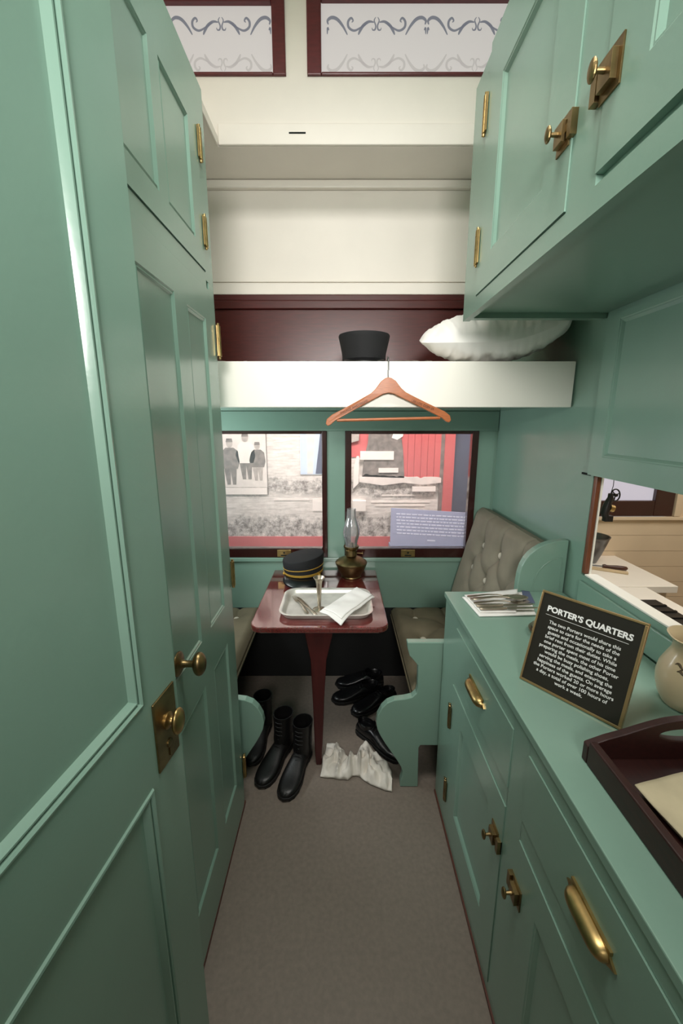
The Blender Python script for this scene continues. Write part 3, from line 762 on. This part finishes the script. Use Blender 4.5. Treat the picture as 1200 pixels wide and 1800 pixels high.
# ------------------------------------------------------------------ shoes
def loft_shoe(kind):
    up = MB()
    sec = [(-.002, .012, .048), (.006, .026, .062), (.03, .034, .072), (.07, .036, .075), (.11, .037, .085), (.15, .042, .074), (.19, .047, .058), (.23, .047, .048), (.262, .040, .045), (.282, .028, .040), (.294, .012, .030)]
    rs = []
    for x, wdt, h in sec:
        ring = []
        for k in range(20):
            a = 2 * PI * k / 20; c, s = math.cos(a), math.sin(a)
            c = math.copysign(abs(c) ** .8, c); s = math.copysign(abs(s) ** .75, s)
            zc = .018 + (h - .018) * .45
            ring.append(Vector((x, wdt * c, zc + (h - zc) * s if s > 0 else zc + (zc - .018) * s)))
        rs.append(ring)
    up.rings(rs)
    if kind == 'boot':
        prof = [(.062, .052, .043, .055), (.064, .054, .044, .09), (.062, .050, .043, .12), (.058, .050, .045, .17), (.056, .053, .048, .215)]
        rr_ = [[Vector((cx + a * math.cos(2 * PI * k / 24), b * math.sin(2 * PI * k / 24), z)) for k in range(24)] for cx, a, b, z in prof]
        cx, a, b, z = prof[-1]
        rr_ += [[Vector((cx + (a - .004) * math.cos(2 * PI * k / 24), (b - .004) * math.sin(2 * PI * k / 24), z2)) for k in range(24)] for z2 in (z, .10)]
        up.rings(rr_)
    else:
        prof = [(.062, .052, .036, .06), (.060, .054, .036, .082), (.058, .050, .033, .078), (.058, .045, .028, .055)]
        up.rings([[Vector((cx + a * math.cos(2 * PI * k / 24), b * math.sin(2 * PI * k / 24), z + (.012 if math.cos(2 * PI * k / 24) > .3 else 0))) for k in range(24)] for cx, a, b, z in prof])
    sl_ = MB()
    out = [(-.006, 0), (0, .024), (.02, .034), (.06, .036), (.11, .034), (.15, .042), (.19, .049), (.235, .050), (.268, .042), (.290, .027), (.301, .0)]
    poly = out + [(x, -y) for x, y in out[-2:0:-1]]
    sl_.prism(poly, lambda a, b, d: Vector((a, b, d)), .009, .021)
    heel = [(-.006, 0), (0, .024), (.02, .034), (.065, .035), (.07, 0)]; hp = heel + [(x, -y) for x, y in heel[-2:0:-1]]
    sl_.prism(hp, lambda a, b, d: Vector((a, b, d)), 0, .010)
    sl_.prism([(x, y * .96) for x, y in [(.13, .036), (.19, .049), (.235, .05), (.268, .042), (.285, .028)]] + [(x, -y * .96) for x, y in [(.285, .028), (.268, .042), (.235, .05), (.19, .049), (.13, .036)]], lambda a, b, d: Vector((a, b, d)), .0, .010)
    la = MB()
    for k in range(5):
        x = .112 + .016 * k; z = .089 - .0055 * k - (.0 if k < 2 else .0035 * (k - 1))
        la.tube([Vector((x, -.020, z - .006)), Vector((x, 0, z + .001)), Vector((x, .020, z - .006))], .0022, 8)
    if kind == 'boot':
        for k in range(5):
            z = .105 + .022 * k; x = .112
            la.tube([Vector((x - .006, -.018, z)), Vector((x + .002, 0, z + .003)), Vector((x - .006, .018, z))], .0022, 8)
    return up, sl_, la
def make_shoe(kind, name, label, cat, group, m):
    t = thing(name, label, cat, (0, 0, 0), group)
    u_, s_, l_ = loft_shoe(kind)
    obj('upper', u_, m, t, smooth=50); obj('sole', s_, SOLE, t, bevel=.002); obj('laces', l_, SOLE, t, smooth=60)
    return t
boot = make_shoe('boot', 'boot', 'scuffed black lace-up boot nearest the aisle, toe out past the table leg', 'boot', 'worn boots at the left bench', BOOTL)
def setp(o, toe, heel_dir):
    # toe at a floor point, direction from heel to toe in degrees
    a = R(heel_dir); o.rotation_euler = (0, 0, a); o.location = (toe[0] - .30 * math.cos(a), toe[1] - .30 * math.sin(a), 0)
setp(boot, (-.252, 1.452), -106)
b2 = dup(boot, (0, 0, 0), 0, 'scuffed black lace-up boot standing between the wardrobe and its nearer twin'); setp(b2, (-.368, 1.515), -110)
b3 = dup(boot, (0, 0, 0), 0, 'black boot showing only its toe behind the curved foot of the left bench'); setp(b3, (-.435, 1.632), -96)
shoe = make_shoe('shoe', 'shoe', 'polished black shoe beside the white rag, toe against the right bench', 'shoe', 'polished shoes at the right bench', BLACKL)
setp(shoe, (.298, 1.662), -46)
s2 = dup(shoe, (0, 0, 0), 0, 'black shoe in the shade right behind the polished one'); setp(s2, (.055, 1.985), -150)
s3 = dup(shoe, (0, 0, 0), 0, 'black shoe in the shade, third back from the rag'); setp(s3, (-.06, 2.10), -165)
s4 = dup(shoe, (0, 0, 0), 0, 'black shoe farthest back under the table'); setp(s4, (-.04, 2.25), -175)

# rag on the floor
def interp(P, t):
    t = max(0, min(1, t)) * (len(P) - 1); i = min(int(t), len(P) - 2); f = t - i
    return tuple(P[i][k] * (1 - f) + P[i + 1][k] * f for k in range(len(P[0])))
front = [(-.098, 1.580), (-.03, 1.572), (.028, 1.566), (.050, 1.585), (.085, 1.582), (.13, 1.540), (.19, 1.512), (.226, 1.502)]
back = [(-.072, 1.785), (-.02, 1.775), (.022, 1.70), (.055, 1.665), (.075, 1.70), (.115, 1.775), (.165, 1.72), (.232, 1.600)]
def ragf(u, v):
    f, b = interp(front, u), interp(back, u)
    x = f[0] * (1 - v) + b[0] * v; y = f[1] * (1 - v) + b[1] * v
    n = noise.noise((x * 22, y * 9, 4.1)); n2 = noise.noise((x * 9 + y * 14, y * 7 - x * 16, 8.3))
    e = math.sin(PI * min(1, max(0, v))) ** .5 * math.sin(PI * (.06 + .88 * u)) ** .5
    z = .004 + e * (.012 + .075 * abs(n2) ** 1.2 + .04 * max(0, 1 - abs(n) * 4) + .012 * noise.noise((x * 60, y * 30, 2)) + .012 * v)
    return Vector((x + .006 * n2, y + .008 * n, max(.002, z)))
tag(obj('rag', MB().grid(ragf, 90, 60), RAGM, smooth=70, solid=.002), 'crumpled dirty white rag on the floor in front of the table leg', 'cloth')

# ------------------------------------------------------------------ on the worktop
WT = .941
# napkin under the cutlery
cn = thing('cutlery_napkin', 'folded white cloth with a blue border under the cutlery on the worktop', 'napkin', (.60, 1.42, WT))
def quad_sheet(P, z0, dz, nx=24, ny=16, sd=0):
    def fn(u, v):
        p = (Vector(P[0]) * (1 - u) + Vector(P[1]) * u) * (1 - v) + (Vector(P[3]) * (1 - u) + Vector(P[2]) * u) * v
        return Vector((p.x, p.y, z0 + dz * noise.noise((p.x * 14 + sd, p.y * 14, sd))))
    return MB().grid(fn, nx, ny)
obj('lower_fold', quad_sheet([(.476, 1.305), (.675, 1.313), (.735, 1.515), (.462, 1.462)], WT + .002, .001), LINEN, cn, smooth=60, solid=.004)
obj('upper_fold', quad_sheet([(.486, 1.325), (.610, 1.322), (.70, 1.525), (.472, 1.468)], WT + .0085, .001, sd=3), LINEN, cn, smooth=60, solid=.003)
obj('blue_border', quad_sheet([(.672, 1.405), (.712, 1.40), (.738, 1.505), (.712, 1.515)], WT + .0088, .0004), BLUE, cn, smooth=60, solid=.001)
CZ = WT + .0125
gp = 'silver cutlery on the folded cloth'
pieces = [('knife', .487, 1.335, 2, CZ, 'table_knife', 'silver knife at the near edge of the cutlery row'),
          ('knife', .483, 1.358, 3, CZ, 'table_knife', 'silver knife second from the near edge of the cutlery row'),
          ('fork', .481, 1.382, 4, CZ, 'fork', 'silver fork lying under the spoon in the cutlery row'),
          ('spoon', .482, 1.398, 2, CZ + .010, 'spoon', 'silver spoon on top of the forks, bowl to the right'),
          ('fork', .478, 1.412, 5, CZ + .002, 'fork', 'silver fork in the middle of the cutlery row'),
          ('fork', .474, 1.440, 3, CZ, 'fork', 'silver fork at the far edge of the cutlery row')]
for kd, x, y, a, z, nm, lb in pieces: place_cut(kd, x, y, z, R(a), nm, lb, gp, L=.21)
# small dishes behind the sign
ds = MB()
for k in range(3):
    z = .005 * k
    ds.lathe([(.030, z), (.034, z + .002), (.058 - .004 * k, z + .010), (.060 - .004 * k, z + .012), (.056 - .004 * k, z + .0125), (.034, z + .005), (.0005, z + .004)], (.660, 1.195, WT), 40)
tag(obj('coaster', ds, SILVER, smooth=40), 'round silver ridged coaster partly hidden behind the black sign', 'coaster')
# sign
sg = thing('sign', 'black sign in a thin gold frame leaning back on the worktop', 'sign', (.54, .87, WT))
BLp, BRp = Vector((.469, .960, WT + .001)), Vector((.610, .772, WT + .001))
sU = (BRp - BLp).normalized(); th = R(18); sV = (Vector((.8, .6, 0)) * math.sin(th) + Vector((0, 0, 1)) * math.cos(th)).normalized()
sN = sU.cross(sV).normalized()
SW, SH = .235, .241
SP = lambda a, b, d: BLp + sU * a + sV * b + sN * d
obj('panel', MB().prism([(.004, .004), (SW - .004, .004), (SW - .004, SH - .004), (.004, SH - .004)], SP, -.006, 0), SIGNB, sg)
fr = MB()
for p in ([(0, 0), (SW, 0), (SW, .0055), (0, .0055)], [(0, SH - .0055), (SW, SH - .0055), (SW, SH), (0, SH)], [(0, .0055), (.0045, .0055), (.0045, SH - .0055), (0, SH - .0055)], [(SW - .0065, .0055), (SW, .0055), (SW, SH - .0055), (SW - .0065, SH - .0055)]):
    fr.prism(p, SP, -.010, .0025)
obj('frame', fr, SIGNG, sg, bevel=.0008)
obj('easel_back', MB().prism([(.09, .0), (.14, .0), (.13, .15), (.10, .15)], lambda a, b, d: BLp + sU * a + Vector((.8, .6, 0)) * (d + (.072 - b * .07)) + Vector((0, 0, b * .96)), 0, .004), SIGNB, sg)
Ms = Matrix((sU, sV, sN)).transposed().to_4x4()
def signM(a, b): return Matrix.Translation(SP(a, b, .0004)) @ Ms
text('heading', "PORTER\u2019S QUARTERS", .0200, signM(.118, .199), LETTER, sg, bold=.0007, spacing=1.0)
obj('rule', MB().prism([(.022, .1835), (.208, .1835), (.208, .1843), (.022, .1843)], SP, 0, .0005), LETTER, sg)
body = "The two Porters would share this\nspace to care for the needs of the\nguests and occasionally to take a\nbrief rest from their duties. While\none porter spent most of his time\npreparing the meals, the other Porter\nwould be busy polishing shoes,\nserving the meals, and ensuring the\nhappiness of the guests. On average\nthe Porters worked 20 or more hours\na day, a total of over 100 hours of\nwork a week."
text('paragraph', body, .0118, signM(.116, .0985), LETTER, sg, bold=.00008, line=1.06)
# jug
jx, jy = .818, .858
jg = thing('jug', 'round cream pottery jug with brown decoration at the right edge of the worktop', 'jug', (jx, jy, WT))
jm = MB()
prof = [(.042, 0), (.046, .004), (.056, .024), (.063, .050), (.0645, .072), (.061, .096), (.051, .120), (.043, .138), (.041, .150), (.045, .162), (.052, .172), (.056, .177), (.053, .178), (.045, .167), (.038, .150), (.039, .138), (.050, .09), (.050, .03), (.001, .02)]
rs = []
for r, z in prof:
    ring = []
    for k in range(48):
        a = 2 * PI * k / 48; e = 1 + (.42 * max(0, (z - .148) / .030) * max(0, math.cos(a - R(215))) ** 6 if z > .148 and r > .038 else 0)
        ring.append(Vector((jx + r * e * math.cos(a), jy + r * e * math.sin(a), WT + z + (.006 * max(0, math.cos(a - R(215))) ** 4 if z > .16 else 0))))
    rs.append(ring)
jm.rings(rs)
obj('body', jm, JUGM, jg, smooth=50)
obj('handle', MB().tube([Vector((jx + .05 * .3, jy - r, WT + z)) for r, z in ((.044, .160), (.066, .163), (.080, .142), (.082, .115), (.072, .092), (.060, .085))], [.008, .009, .009, .009, .009, .007], 12), JUGM, jg, smooth=60)
dc = MB()
def jug_pt(a, z, off=.0012):
    r = None
    for (r0, z0), (r1, z1) in zip(prof[:11], prof[1:12]):
        if z0 <= z <= z1: r = r0 + (r1 - r0) * (z - z0) / (z1 - z0)
    return Vector((jx + (r + off) * math.cos(R(a)), jy + (r + off) * math.sin(R(a)), WT + z))
for a0, zz, sw, hh in ((205, .116, 10, .004), (222, .108, 14, .004), (240, .114, 12, .005), (258, .108, 12, .004), (212, .103, 8, .003), (232, .120, 8, .003)):
    dc.tube([jug_pt(a0 + sw * (k / 8 - .5) * 2, zz + hh * math.sin(k / 8 * PI * 1.6)) for k in range(9)], [.0006 + .0022 * math.sin(PI * k / 8) for k in range(9)], 6)
obj('decoration', dc, JUGD, jg, smooth=60)
# wooden tray
wt_ = thing('wooden_tray', 'dark red-brown wooden tray with a handle hole at the near right of the worktop', 'tray', (.68, .43, WT))
TX0, TX1, TY0, TY1 = .482, .866, .18, .700
obj('base', MB().box(TX0 + .004, TX1 - .004, TY0 + .004, TY1 - .004, WT + .0005, WT + .010), TRAYW, wt_)
obj('side', MB().box(TX0, TX0 + .016, TY0, TY1 - .0165, WT + .0005, WT + .052), TRAYW, wt_, bevel=.003)
obj('side', MB().box(TX1 - .016, TX1, TY0, TY1 - .0165, WT + .0005, WT + .052), TRAYW, wt_, bevel=.003)
def endboard(y0, y1):
    n = 32; W_ = TX1 - TX0
    outl = [(TX0, WT + .0005)] + [(TX1, WT + .0005)]
    topp = [(TX0 + W_ * k / n, WT + .052 + .046 * (math.sin(PI * max(0, min(1, (k / n - .06) / .88))) ** 1.4)) for k in range(n + 1)]
    # board with an oval hand hole: two half strips around the hole
    cx, cz, rx, rz = (TX0 + TX1) / 2, WT + .064, .056, .0135
    mb = MB(); N_ = 48
    hole = [(cx + rx * math.cos(2 * PI * k / N_), cz + rz * math.sin(2 * PI * k / N_)) for k in range(N_)]
    def outer(a):
        c, s = math.cos(a), math.sin(a); best = 9
        for t in [j * .0005 for j in range(1, 600)]:
            x, z = cx + c * t * 1.0, cz + s * t
            k = (x - TX0) / W_
            if x <= TX0 or x >= TX1 or z <= WT + .0005 or z >= WT + .052 + .046 * (math.sin(PI * max(0, min(1, (k - .06) / .88))) ** 1.4): return (min(max(x, TX0), TX1), max(z, WT + .0005))
        return (x, z)
    corner = [math.atan2(WT + .0005 - cz, TX0 - cx), math.atan2(WT + .0005 - cz, TX1 - cx), math.atan2(WT + .052 - cz, TX0 - cx), math.atan2(WT + .052 - cz, TX1 - cx)]
    angs = sorted(set([2 * PI * k / N_ - PI for k in range(N_)] + corner))
    inn = [(cx + rx * math.cos(a), cz + rz * math.sin(a)) for a in angs]; ou = [outer(a) for a in angs]
    A = lambda P, y: [Vector((p[0], y, p[1])) for p in P]
    mb.rings([A(inn, y0), A(ou, y0), A(ou, y1), A(inn, y1)], True, False, False, True)
    return mb
obj('handle_end', endboard(TY1 - .016, TY1), TRAYW, wt_, bevel=.002)
obj('handle_end', endboard(TY0 - .016, TY0 - .0005), TRAYW, wt_, bevel=.002)
# cloth in the wooden tray
def clf(u, v):
    P = [(.518, .604), (.545, .40), (.82, .30), (.80, .676)]
    p = (Vector(P[0]) * (1 - u) + Vector(P[3]) * u) * (1 - v) + (Vector(P[1]) * (1 - u) + Vector(P[2]) * u) * v
    return Vector((p.x, p.y, WT + .030 + .003 * noise.noise((p.x * 16, p.y * 16, 6)) - .008 * v))
tc = obj('tray_cloth', MB().grid(clf, 30, 30), PAPER, smooth=60, solid=.003)
tag(tc, 'folded tan cloth lying in the dark wooden tray', 'cloth')
obj('lower_fold', MB().grid(lambda u, v: clf(u, v) + Vector((.012, -.02, -.0085)), 30, 30), PAPER, tc, smooth=60, solid=.004)

# ------------------------------------------------------------------ galley through the opening
gx0, gx1 = XW + .024, 2.45
gw = MB()
for k in range(9):      # horizontal boards below the window
    z0 = .15 + k * .0985
    gw.box(gx0, gx1, YB, YB + .05, z0, z0 + .0965)
    gw.box(gx0, gx1, YB + .006, YB + .05, z0 + .0965, z0 + .0985)
gw.box(gx0, gx1, YB, YB + .05, 0, .15)
gw.box(gx0, 1.20, YB, YB + .05, 1.0365, 2.40).box(1.955, gx1, YB, YB + .05, 1.0365, 2.40).box(1.20, 1.955, YB, YB + .05, 1.62, 2.40)
struct('wall_galley_back', gw, GCREAM)
struct('trim_14', MB().box(gx0, gx1, YB - .022, YB, 1.034, 1.054), GCREAM, bevel=.003, label='cream galley window sill')
struct('trim_15', MB().box(1.958, 1.995, YB - .02, YB, 1.056, 2.3), GCREAM, bevel=.003, label='cream upright beside the galley window')
window('window_5', 1.20, 1.952, 1.27, 1.838, 1.056, 1.62, 1.150, 1.58, DARKF, FROSTG, YB)
struct('wall_galley_right', MB().box(gx1, gx1 + .05, -.4, YB + .05, 0, 2.45), GCREAM)
struct('wall_galley_front', MB().box(gx0, gx1, -.4, -.35, 0, 2.45), GCREAM)
struct('floor_galley', MB().box(gx0, gx1, -.4, YB, -.04, 0), FLOOR)
struct('ceiling_galley', MB().box(gx0, gx1, -.4, YB + .05, 2.42, 2.47), WHITE)
gc = thing('galley_counter', 'white galley counter block under the galley window, seen through the opening', 'counter', (1.3, 2.13, 0))
obj('worktop', MB().box(gx0 + .002, 1.657, 1.89, YB - .001, .775, .81), GWOOD, gc, bevel=.002)
obj('cabinet', MB().box(gx0 + .02, 1.63, 1.92, YB - .002, 0, .775), GCREAM, gc)
sv = thing('galley_stove', 'white galley range top with a black slatted grate, seen through the opening', 'stove', (1.25, 1.4, 0))
obj('top', MB().box(1.0, 1.497, .7, 1.887, .77, .808), GWOOD, sv, bevel=.002)
obj('body', MB().box(1.02, 1.48, .72, 1.87, 0, .77), BLACKI, sv)
g = MB().box(1.318, 1.432, 1.0, 1.738, .808, .8095)
for k in range(12): g.box(1.322, 1.428, 1.03 + k * .058, 1.042 + k * .058, .8095, .815)
obj('grate', g, BLACKI, sv)
# bowl
gb = MB().lathe([(.038, 0), (.042, .004), (.060, .05), (.082, .12), (.090, .150), (.094, .153), (.094, .157), (.088, .157), (.080, .122), (.056, .05), (.0005, .02)], (1.432, 2.262, .8105), 40)
tag(obj('metal_bowl', gb, STEEL, smooth=40), 'grey metal bowl with a flared rim on the white galley counter', 'bowl')
kf = thing('sharpening_steel', 'dark wooden-handled tool lying on the galley counter', 'tool', (1.47, 2.12, .811))
kd = (Vector((1.555, 2.105, 0)) - Vector((1.38, 2.165, 0))).normalized(); k0 = Vector((1.36, 2.172, .823))
obj('blade', MB().cyl(k0 - kd * .10, k0 + kd * .09, .0035, .0035, 10), STEEL, kf)
obj('handle', MB().tube([k0 + kd * x + Vector((0, 0, 0)) for x in (.085, .095, .105, .12, .15, .18, .198, .204)], [.010, .013, .009, .0095, .0118, .0122, .010, .004], 14), HWOOD, kf, smooth=60)
kst = MB(); q0 = Vector((1.33, 2.165, 0)); q1 = Vector((1.522, 2.055, 0)); kd2 = (q1 - q0).normalized(); kp_ = Vector((-kd2.y, kd2.x, 0)) * .013
kst.prism([(q0 + kp_).to_2d(), (q0 - kp_).to_2d(), (q1 - kp_).to_2d(), (q1 + kp_).to_2d()], lambda a, b, d: Vector((a, b, d)), .8105, .822)
tag(obj('wooden_strip', kst, mat('pale_strip_wood', (200, 176, 140), .5, vary=.15), bevel=.002), 'pale wooden strip on the galley counter beside the dark-handled tool', 'board')
# black iron hand-wheel fitting hung by its wire
hx, hy, hz_ = 1.025, 1.56, 1.295
gr = thing('hand_grinder', 'black iron hand-cranked fitting with a wheel and brass collar hung in the opening', 'grinder', (hx, hy, hz_))
ring = [Vector((hx + .050 + .026 * math.cos(t), hy + .004 * math.sin(t), hz_ + .045 + .034 * math.sin(t))) for t in [2 * PI * k / 28 for k in range(28)]]
wh = MB().tube(ring, .0042, 10, True)
for a in (20, 140, 260): wh.cyl((hx + .050, hy, hz_ + .045), (hx + .050 + .026 * math.cos(R(a)), hy, hz_ + .045 + .034 * math.sin(R(a))), .0035, n=8)
wh.cyl((hx + .050, hy - .012, hz_ + .045), (hx + .050, hy + .012, hz_ + .045), .009, n=14)
obj('wheel', wh, BLACKI, gr, smooth=50)
bd = MB().tube([Vector((hx + x, hy, hz_ + z)) for x, z in ((.020, .055), (.024, .030), (.014, .0), (.006, -.035), (.0, -.062), (.010, -.085), (.014, -.105))], [.012, .016, .020, .024, .023, .018, .017], 14)
bd.box(hx + .0, hx + .046, hy - .016, hy + .016, hz_ - .112, hz_ - .078)
obj('body', bd, BLACKI, gr, smooth=50)
obj('collar', MB().cyl((hx + .022, hy - .004, hz_ - .030), (hx + .046, hy - .004, hz_ - .036), .021, .021, 20), BRASS, gr, smooth=40)
obj('wire', MB().tube([Vector((hx + .022, hy, hz_ + .055)), Vector((hx + .030, hy, hz_ + .10)), Vector((hx + .026, hy, hz_ + .20)), Vector((hx + .022, hy, hz_ + (2.42 - hz_) / .66))], .002, 8), BLACKI, gr, smooth=60)
gr.scale = (.66, .66, .66)

# ------------------------------------------------------------------ exhibit beyond the windows
YM = 3.0
mu = thing('photo_mural', 'large grey photographic mural board of a garden outside the windows', 'mural', (0, YM, 0))
obj('board', MB().box(-1.7, 1.8, YM, YM + .03, .5, 2.1), MURAL, mu)
def card(name, x0, x1, z0, z1, m, parent=mu, d=.004, y=YM): return obj(name, MB().box(x0, x1, y - d, y, z0, z1), m, parent)
def poly(name, pts, m, d0, d1, parent=mu): return obj(name, MB().prism(pts, lambda a, b, d: Vector((a, YM - d, b)), d0, d1), m, parent)
obj('base_board', MB().box(-1.7, 1.8, YM, YM + .03, 0, .4995), NAVY, mu)
card('red_base_strip', -1.7, 1.8, .5, .752, REDP)
# left inset photograph with people
card('inset_print', -1.05, -.545, 1.13, 1.60, PRINTL, d=.006)
card('inset_border', -.546, -.541, 1.075, 1.60, PRINTD, d=.007)
card('caption', -1.05, -.55, 1.076, 1.126, CARD, d=.006)
def person(x, s, coat, legs, z=1.16):
    P = lambda L: [(x + a * s, z + b * s) for a, b in L]
    poly('printed_figure', P([(-.03, 0), (-.005, 0), (.0, .10), (.012, 0), (.036, 0), (.045, .12), (.05, .15), (-.045, .15), (-.045, .10)]), legs, .0062, .0072)
    poly('printed_figure', P([(-.055, .12), (.055, .12), (.07, .17), (.06, .25), (.03, .275), (-.03, .275), (-.055, .25), (-.075, .18)]), coat, .0064, .0078)
    poly('printed_figure', P([(.024 * math.cos(2 * PI * k / 14), .305 + .030 * math.sin(2 * PI * k / 14)) for k in range(14)]), PRINTM, .0062, .0074)
    poly('printed_figure', P([(-.026, .315), (.026, .315), (.02, .342), (-.02, .342)]), PRINTD, .0075, .008)
person(-.81, .98, PRINTD, PRINTD, 1.15); person(-.695, .98, CARD, PRINTD, 1.19); person(-.61, .82, PRINTD, PRINTM, 1.18)
card('pale_blue_print', -.30, -.10, 1.225, 1.70, PRINTB, d=.005)
poly('printed_figure', [(-.25, 1.23), (-.21, 1.23), (-.20, 1.40), (-.19, 1.52), (-.25, 1.52)], PRINTL, .0052, .006)
poly('printed_figure', [(-.19, 1.23), (-.13, 1.23), (-.12, 1.48), (-.15, 1.55), (-.165, 1.42)], NAVY, .0052, .006)
card('caption', -.215, -.10, .95, 1.045, CARD, d=.004)
# right: red boarded panel, tall post, slate panel
rb = MB()
for k in range(6): rb.box(.432 + k * .0485, .478 + k * .0485, YM - .012, YM, 1.175, 1.75)
rb.box(.05, 1.0, YM - .004, YM, 1.35, 1.75)
obj('red_boards', rb, REDP, mu)
poly('printed_figure', [(.15, 1.21), (.46, 1.20), (.445, 1.40), (.42, 1.56), (.36, 1.60), (.20, 1.60), (.19, 1.45), (.165, 1.36)], PRINTD, .0125, .015)
poly('printed_figure', [(.05, 1.45), (.125, 1.47), (.13, 1.55), (.10, 1.60), (.05, 1.60)], PRINTM, .0125, .015)
poly('printed_figure', [(.36, 1.49), (.40, 1.475), (.44, 1.50), (.445, 1.53), (.41, 1.54), (.37, 1.52)], CARD, .0155, .017)
poly('printed_figure', [(.085, 1.12), (.125, 1.16), (.128, 1.36), (.11, 1.36), (.09, 1.28)], CARD, .0125, .015)
rg = [(.13, 1.17)] + [(.13 + .60 * k / 24, 1.225 + .022 * noise.noise((k * 1.7, 0, 0)) - .02 * (k / 24)) for k in range(25)] + [(.73, 1.165), (.60, 1.15), (.45, 1.165), (.3, 1.145)]
poly('ragged_band', rg, PRINTL, .0125, .015)
card('dark_trunk', .718, .752, .92, 1.70, PRINTD, d=.013)
card('red_post', .745, .812, .75, 1.75, REDP, d=.04)
card('slate_panel', .814, .925, .75, 1.75, NAVY, d=.02)
card('pink_edge', .926, .945, .75, 1.75, PINK, d=.03)
card('red_board_end', .946, 1.5, .75, 1.75, REDP, d=.02)
for x0, x1, z0, z1 in ((.135, .378, 1.333, 1.394), (.27, .414, 1.240, 1.273), (.522, .692, 1.100, 1.136), (.085, .180, .952, 1.030)):
    card('caption', x0, x1, z0, z1, CARD, d=.020)
for x0, x1, z in ((.30, .60, 1.062), (.22, .66, 1.012), (.25, .62, .985), (-.50, -.24, 1.03)):
    card('path_line', x0, x1, z, z + .012, PRINTL, d=.003)
# placard on the outer ledge, behind the right pane
pk = thing('placard', 'grey-blue text placard standing behind the right window by the bench', 'placard', (.55, 2.45, .80))
obj('plate', MB().prism([(.305, .842), (.86, .842), (.86, 1.030), (.318, 1.062)], lambda a, b, d: Vector((a * 1.025 - .008, 2.470 + (b - .842) * .45 + d, b)), 0, .006), PLAC, pk)
obj('foot', MB().box(.305, .872, 2.466, 2.55, .80, .842), PLAC, pk)
tl = MB(); random.seed(5)
def tline(x0, x1, z0, z1):
    tl.prism([(x0, z0), (x1, z0 - (x1 - x0) * .05), (x1, z1 - (x1 - x0) * .05), (x0, z1)], lambda a, b, d: Vector((a, 2.470 + (b - .842) * .45 + d, b)), -.0012, .0005)
for k in range(7):
    x = .350; z = 1.032 - .019 * k
    while x < .82:
        wv = random.uniform(.010, .034); zz = z - .05 * (x - .35); tline(x, min(x + wv, .84), zz - .0065, zz); x += wv + .006
tline(.54, .59, .868, .876)
obj('text_lines', tl, PLACT, pk)
struct('trim_16', MB().box(-1.7, 1.8, 2.432, 2.55, .76, .80), GREEN, label='outer ledge under the windows')
struct('floor_outside', MB().box(-1.8, 2.6, 2.46, 3.6, -.04, 0), FLOOR)

# ------------------------------------------------------------------ light
def area(name, loc, target, sx, sy, power, col=(1, 1, 1), spread=180):
    l = bpy.data.lights.new(name, 'AREA'); l.shape = 'RECTANGLE'; l.size = sx; l.size_y = sy; l.energy = power; l.color = col
    l.spread = R(spread)
    o = bpy.data.objects.new(name, l); C.objects.link(o); o.location = loc
    o.rotation_euler = (Vector(target) - Vector(loc)).to_track_quat('-Z', 'Y').to_euler(); return o
area('ceiling_lamp', (0, .62, 3.5), (0, .75, 0), 1.2, .6, 31, (1, .97, .92), 160)
area('corridor_lamp', (.0, -1.15, 2.2), (0, 1.6, 1.85), .5, .4, 9.5, (1, .97, .93), 72)
area('exhibit_lamp', (0, 2.47, 2.6), (0, 3.0, 1.1), 2.4, .06, 58, (1, .97, .95))
area('galley_lamp', (1.6, 1.3, 2.38), (1.6, 1.5, 0), .8, .8, 17, (1, .965, .92))
area('berth_fill', (-1.02, 1.85, 1.36), (.9, 2.0, 1.2), .5, .3, 8, (.93, .98, 1))  # added unseen fill behind the wardrobe, brightens the far walls and right-hand cushion
wo = bpy.data.worlds.new('World'); bpy.context.scene.world = wo; wo.use_nodes = True
wo.node_tree.nodes['Background'].inputs[0].default_value = (.80, .86, .95, 1)
wo.node_tree.nodes['Background'].inputs[1].default_value = .5

# ------------------------------------------------------------------ camera
f = 720.0
cd = bpy.data.cameras.new('camera'); cam = bpy.data.objects.new('camera', cd); C.objects.link(cam)
cd.sensor_fit = 'VERTICAL'; cd.sensor_height = 36; cd.sensor_width = 24; cd.lens = f / 1800 * 36
cd.clip_start = .02
cam.location = (0, 0, 1.6); cam.rotation_euler = (PI / 2 - math.atan(158 / f), 0, 0)
S = bpy.context.scene
S.camera = cam
S.view_settings.view_transform = 'Standard'; S.view_settings.look = 'None'; S.view_settings.gamma = 1
S.view_settings.use_curve_mapping = False
S.view_settings.exposure = 0.08
